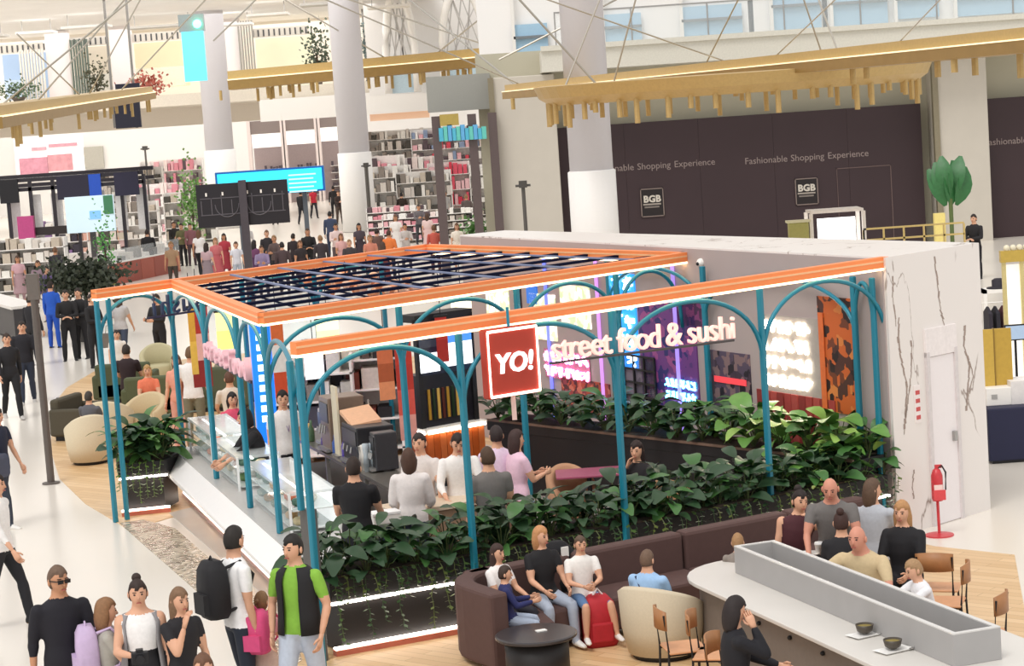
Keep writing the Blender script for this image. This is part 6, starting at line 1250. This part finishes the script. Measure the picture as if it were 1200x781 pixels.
person(P(581, 500, 1.7), 1.7, 190, 'person in a pink shirt tinted lilac behind the grey T-shirt man', STAND, '#e6cfe6', '#c8b09a', hairc='#2c2020')  # lilac light on the pink shirt is put into its colour
person(P(603, 505, 1.66), 1.66, 120, 'woman in a pink blouse by the teal post', PHONE, '#e8c4d8', '#8a6a5a', fem=1, hair='bob', hairc='#3a2624')
seated(746, 517, 1.68, -25, 'long-haired woman in black seated by the black planter wall', pose=dict(SIT, aR=(42, 3, 188, -20)), top='#1b171c', bot='#1f1c22', fem=1, hair='long', hairc='#2a1a18', sleeve=2)
# ---------------------------------------------------------------- sofa group
seated(581, 638, 1.33, 50, 'girl in a white top in the sofa corner', top='#efe9e6', bot='#2a2a34', fem=1, hair='long', hairc='#3a2620', sleeve=.5)
seated(590, 664, 1.1, 95, 'boy in a blue jacket seen from the side on the sofa arm', top='#252a5e', bot='#a8b4c8', child_=.5, hairc='#3a2a22', sleeve=2, pose=dict(SIT, L=(84, 4, 15), R=(80, 4, 5), aL=(30, 5, 100, -10), aR=(30, 5, 100, -10)))
seated(632, 617, 1.5, 25, 'strawberry blonde woman in a black T-shirt on the sofa', top='#161519', bot='#a9b3c4', fem=1, hair='bob', hairc='#c08a5c', yaw=25)
o, p = seated(679, 628, 1.28, 15, 'boy in a white T-shirt and denim shorts on the sofa', top='#ece8e4', bot='#5a7aa4', shoe='#e8e4e0', pants=.85, hairc='#5a4638', pose=dict(SIT, L=(80, 22, 8, 8), R=(82, 2, 0), aL=(25, 8, 85, -35), aR=(25, 8, 80, -35)))
c = G(704, 757); bp_ = thing('backpack', 'bright red backpack standing on the floor by the boy in shorts', 'backpack', (c.x, c.y, 0), .2); RB_ = M('#b3202c', .7, var=.15)
MB().loft([[(x_ * .17 * w, y_ * .12 * w, zz) for x_, y_ in ((-1, -.7), (-.7, -1), (.7, -1), (1, -.7), (1, .7), (.7, 1), (-.7, 1), (-1, .7))] for w, zz in ((.85, 0), (1, .05), (1.02, .3), (.85, .45), (.5, .52))]).build('bag_body', RB_, bp_, True, loc=(0, 0, 0)); MB().box(-.11, .11, -.15, -.1, .06, .26).build('pocket', RB_, bp_, loc=(0, 0, 0), bevel=.02); MB().tube([(-.05, 0, .51), (0, 0, .58), (.05, 0, .51)], .012, 6).build('top_handle', M('#e8e4e0', .5), bp_, loc=(0, 0, 0))
c = G(655, 690, .45); t = thing('coat', 'black coat heaped on the sofa between woman and boy', 'coat', (c.x, c.y + .1, .42), .5); mb = MB(); mb.loft([[(.22 * w * math.cos(a) * (1 + .15 * math.sin(3 * a + zz * 9)), .16 * w * math.sin(a), zz) for a in [2 * math.pi * i / 14 for i in range(14)]] for w, zz in ((1.1, 0), (1.15, .1), (.9, .3), (.75, .42), (.4, .5))]); mb.build('body', M('#19181c', .9, bump=.5), t, True, loc=(0, 0, 0)); MB().tube([(.15, -.08, .35), (.26, -.14, .2), (.28, -.2, .0)], [.06, .055, .05], 8).build('sleeve', M('#1d1c20', .9), t, True, loc=(0, 0, 0)); MB().box(-.02, .06, -.15, -.13, .36, .46).build('badge', WHITE, t, loc=(0, 0, 0))
c = G(668, 752); t = thing('crumpled_bag', 'crumpled grey brown bag on the floor by the drum table', 'bag', (c.x, c.y, 0)); MB().loft([[(.13 * w * math.cos(a), .1 * w * math.sin(a), zz) for a in [2 * math.pi * i / 12 for i in range(12)]] for w, zz in ((.9, 0), (1.1, .08), (.9, .2), (.4, .27))]).build('sack', M('#8a7468', .8, bump=.4), t, True, loc=(0, 0, 0)); MB().tube([(-.04, 0, .25), (0, 0, .33), (.04, 0, .25)], .01, 5).build('handle', M('#5a4a42', .7), t, loc=(0, 0, 0))
o, p = person((cch.x - .12, cch.y - .02), 1.42, 150, 'man in a light blue shirt seen from behind in the cream armchair', SIT, z=-.03, top='#9dc0e6', bot='#3a3f4a', hairc='#6b5444', sleeve=.6, bulk=1.1, hair='short')
wear(o, MB().tube([p['hip'] + p['u'] * .49 + Vector((.13, .06, 0)), p['hip'] + p['u'] * .3 + Vector((0, .155, 0)), p['hip'] + p['u'] * .05 + Vector((-.16, .1, 0))], .014, 6), 'bag_strap', M('#1d2a4a', .6))
seated(864, 627, 1.15, 170, 'sandy-haired child peeping over the end of the trough', top='#8a8078', bot='#5a5a60', hairc='#a07a54', child_=1)
seated(858, 700, 1.66, 95, 'dark-haired woman in black resting her face on her hand', pose=dict(SIT, aR=(58, -2, 200, -12), aL=(35, 5, 70, -20)), nod=12, top='#17161d', bot='#1d1d26', fem=1, hair='bob', hairc='#241a1a', sleeve=2, yaw=20)
# ---------------------------------------------------------------- group behind the trough
seated(926, 574, 1.7, -5, 'woman in a maroon sleeveless top with her hand on her head', pose=dict(SIT, aL=(70, 60, 165, -60), aR=(10, 14, 20, 0)), top='#4a2028', bot='#2a2630', fem=1, hair='bun', hairc='#241816', sleeve=.05, yaw=25, side=8)
o, p = person(P(975, 556, 1.55), 1.72, -15, 'balding man in a grey T-shirt bending over the table', dict(STAND, hip=.80, L=(25, 6, -25), R=(25, 6, -25), aL=(25, 12, 45, -8), aR=(25, 12, 45, -8)), '#6e6a68', '#3a3a40', skin='r', hair='bald', bulk=1.12, lean=18, nod=15)
seated(985, 600, 1.6, 165, 'dark-haired woman in black seated at the table with her back turned', top='#1b1a1f', bot='#1d1c22', fem=1, hair='bun', hairc='#3a221c', sleeve=1.2)
seated(1021, 562, 1.7, 150, 'boy with thick brown hair in a pale grey T-shirt', top='#b4b8c0', bot='#4a4a52', hairc='#5c4636', hair='bob', yaw=-40)
seated(1057, 587, 1.66, -30, 'blonde woman in a black cardigan beside the extinguisher', top='#17161b', bot='#1b1a20', fem=1, hair='long', hairc='#b5875a', sleeve=2, bulk=1.1)
c51 = seated(1016, 611, 1.78, -35, 'bald man in a beige shirt leaning on the table', pose=dict(SIT, aL=(45, 30, 40, 10), aR=(50, 35, 60, -10)), top='#c9b48e', bot='#3c3c44', skin='r', hair='bald', bulk=1.14, lean=18, sleeve=.8)
o, p = seated(1087, 655, 1.3, -75, 'fair-haired boy in white looking at a red phone', pose=dict(SIT, aL=(60, 5, 95, -15), aR=(60, 5, 95, -15)), top='#e8e8ec', bot='#5a6478', hairc='#a5835f', child_=.8, lean=15, nod=15); phone(o, p, 'wL', 'dark red phone held by the fair-haired boy', '#6a1c24')
c = G(1098, 648, .8); cafe_chair((c.x, c.y, 0), math.radians(160), 'wooden cafe chair behind the fair-haired boy')
t = thing('snack_packet', 'small blue snack packet on the table in front of the bald man', 'packet', G(1010, 662, .8)); MB().loft([[(x_ * .06, y_ * .03 * w, zz) for x_, y_ in ((-1, -1), (1, -1), (1, 1), (-1, 1))] for w, zz in ((.3, 0), (1, .03), (1, .06), (.2, .1))]).build('packet', M('#5a62b8', .4), t, loc=(0, 0, 0)); MB().box(-.055, .055, -.004, .004, .1, .115).build('seal', M('#c8ccf0', .4), t, loc=(0, 0, 0))
person(G(1141, 251, 1.72), 1.74, -40, 'person in black with arms folded beside the far stone pier', CROSS, '#1d1a1e', '#1a191e', '#1a1a1a', share='c1', sleeve=2)

# ---------------------------------------------------------------- far crowd
crowd = [(172, 269, 1.78, 180, 'c1', '#1b191d', '#1a191d', 'man in black standing before the red timber counter'), (203, 260, 1.72, 40, 's1', '#26221f', '#1c1a1c', 'dark-haired person in black left of the olive jacket'), (212, 262, 1.7, -20, 'p1', '#6d6a48', '#1f1d1f', 'person in an olive jacket near the far shelves'), (232, 270, 1.68, 170, 'w1f', '#ece8e6', '#201f24', 'woman in a white top and dark trousers beyond the beam'), (252, 279, 1.62, 10, 'f1', '#c46a6e', '#b85a60', 'woman in a dusty pink dress'), (262, 274, 1.66, -10, 'f1', '#a83240', '#98303c', 'woman in a crimson dress beside the pink one'), (276, 284, 1.5, 20, 'ch1', '#d8d8e0', '#b8c0cc', 'child in pale grey between the crimson dress and the pole'), (297, 282, 1.62, 150, 'f1', '#6a3a5e', '#4a2a4e', 'woman in plum right of the charcoal pole'), (312, 270, 1.72, 20, 's1', '#2a262a', '#242428', 'man in dark clothes under the black sign corner'), (321, 276, 1.68, -30, 'p1', '#5a4a48', '#2a282c', 'person in brown looking at a phone'), (343, 274, 1.6, 160, 's1', '#2a2024', '#2a2428', 'person in dark maroon near the back beam'), (360, 268, 1.74, 10, 'c1', '#1c1a1c', '#1a1a1c', 'bulky man in black left of the officer'), (386, 248, 1.8, 175, 's1', '#39435c', '#2c3448', 'officer in a navy uniform seen from behind'), (399, 274, 1.6, 30, 'f1', '#d8a8a4', '#c89a98', 'woman in pale rose beside the officer'), (409, 281, 1.6, 0, 's1', '#3a3436', '#2a282a', 'dark-haired person in front of the middle column'), (352, 224, 1.74, 160, 'w2', '#1e1c20', '#222228', 'walker in black right under the cyan screen'), (366, 220, 1.7, 20, 'w1f', '#c4283c', '#2a2a30', 'woman in a red top beyond the cyan screen'), (390, 218, 1.76, 180, 's1', '#201e20', '#1e1d20', 'tall man in black left of the middle column'), (396, 224, 1.7, 30, 'p1', '#3a2c28', '#4a3c34', 'person in dark brown by the middle column'), (433, 276, 1.6, 15, 'ch1', '#c8806a', '#5a4a48', 'child in terracotta right of the middle column'), (441, 268, 1.68, 200, 's1', '#6a5048', '#3a3234', 'person in brown near the lamp post'), (455, 270, 1.66, 160, 's1', '#e07a3c', '#2a2426', 'person in an orange jacket near the back beam'), (470, 226, 1.72, 175, 'c1', '#2c1e18', '#26201e', 'long dark coat figure among the shelves'), (463, 252, 1.66, 0, 'f1', '#e8e2de', '#e0dad6', 'woman in white right of the lamp post'), (497, 219, 1.78, 185, 'w2', '#1f1f28', '#1f1e26', 'man in black walking into the shop'), (490, 240, 1.64, 20, 'p1', '#6a6468', '#3a3a40', 'person in grey among the shelves'), (500, 250, 1.6, 170, 'f1', '#e0c4c0', '#d8b8b4', 'woman in pale pink left of the dark mullion'), (521, 224, 1.7, 30, 's1', '#a8a4a2', '#d8685c', 'person with red trousers behind the mullion'), (535, 262, 1.62, 0, 'f1', '#efe6d8', '#e8dccc', 'woman in cream at the shop entrance'), (546, 228, 1.66, 180, 's1', '#5a4e4c', '#4a4040', 'person in dark taupe behind the mullions'), (37, 284, 1.74, 30, 'p1', '#eae4e0', '#5a5450', 'person in white at the far left shelves'), (44, 306, 1.6, 10, 'ch1', '#8a7480', '#6a5a5a', 'person in patterned mauve by the far left stall'), (54, 312, 1.66, -20, 's1', '#5a4a78', '#3a3440', 'person in violet left of the lamp pole'), (64, 290, 1.7, 170, 's1', '#2a2830', '#26242a', 'dark figure below the pale blue screen'), (142, 256, 1.66, 20, 'f1', '#d8b8b4', '#c8a8a8', 'woman in rose among the white shelves'), (160, 252, 1.7, 190, 's1', '#2c2624', '#2a2624', 'dark figure among the white shelves'), (320, 226, 1.7, 0, 's1', '#3a3a44', '#2a2a30', 'distant person left under the cyan screen'), (420, 262, 1.64, 20, 'f1', '#4a4048', '#3a3038', 'woman in dark grey right before the column'), (545, 275, 1.6, 160, 'ch1', '#d8cfc8', '#6a5c54', 'child in pale clothes at the shop entrance'), (288, 262, 1.7, 30, 's1', '#d8d2ce', '#8a8480', 'person in off-white behind the black sign pole'), (241, 285, 1.64, 160, 'f1', '#b89aa0', '#8a7a80', 'woman in faded mauve left of the dusty pink dress'), (306, 288, 1.6, 0, 'p1', '#8a7a9a', '#3a3440', 'person in lavender right of the woman in plum'), (330, 284, 1.64, 190, 's1', '#4a3a3c', '#3a3034', 'person in cocoa brown at the back beam'), (351, 282, 1.62, 30, 'f1', '#2c2426', '#3a2a2c', 'woman in near black between the maroon and bulky figures'), (375, 276, 1.66, 200, 's1', '#3c3438', '#2c2a30', 'person in charcoal just left of the officer'), (393, 262, 1.7, 10, 'p1', '#e0c8c4', '#5a4a4c', 'person in pale peach behind the officer'), (448, 284, 1.6, 170, 'f1', '#8a3a34', '#6a2c28', 'woman in brick red close behind the back beam'), (474, 262, 1.64, 20, 'p1', '#c8c0bc', '#4a4448', 'person in light grey under the shelf wall'), (508, 264, 1.66, 190, 's1', '#c45a4c', '#5a3a38', 'person in coral left of the mullion foot'), (200, 284, 1.64, 0, 'ch1', '#a8886a', '#4a4038', 'child in tan beside the olive jacket'), (222, 262, 1.68, 30, 's1', '#8a5a60', '#4a3a40', 'person in dusky rose by the tall green plant'), (20, 300, 1.66, 20, 'f1', '#c8a0a8', '#a88a90', 'woman in soft pink at the far left shelf'), (48, 268, 1.7, 180, 's1', '#3a3438', '#2c282c', 'dark figure at the back of the far left stall')]
HC = ('#2a1f1b', '#4a3428', '#1f1818', '#6a4a34', '#8a6a48'); PV = dict(c1=dict(pose=CROSS, sleeve=2), s1=dict(pose=STAND, sleeve=1.4), p1=dict(pose=PHONE, sleeve=1.2), w1f=dict(pose=WALK, fem=1, hair='long'), f1=dict(pose=STAND, fem=1, hair='long', skirt=(-.5, .24), pants=.2), ch1=dict(pose=STAND, child_=1), w2=dict(pose=WALK2, sleeve=2))
for i, (x, y, h, f, v, tc, bc, lab) in enumerate(crowd):
    k = dict(PV[v]); pose = k.pop('pose'); person(P(x, y, h), h, f, lab, pose, tc, bc, '#2a2828', 'pt'[i % 2], HC[i % 5], share=v, voxel=.022, **k)
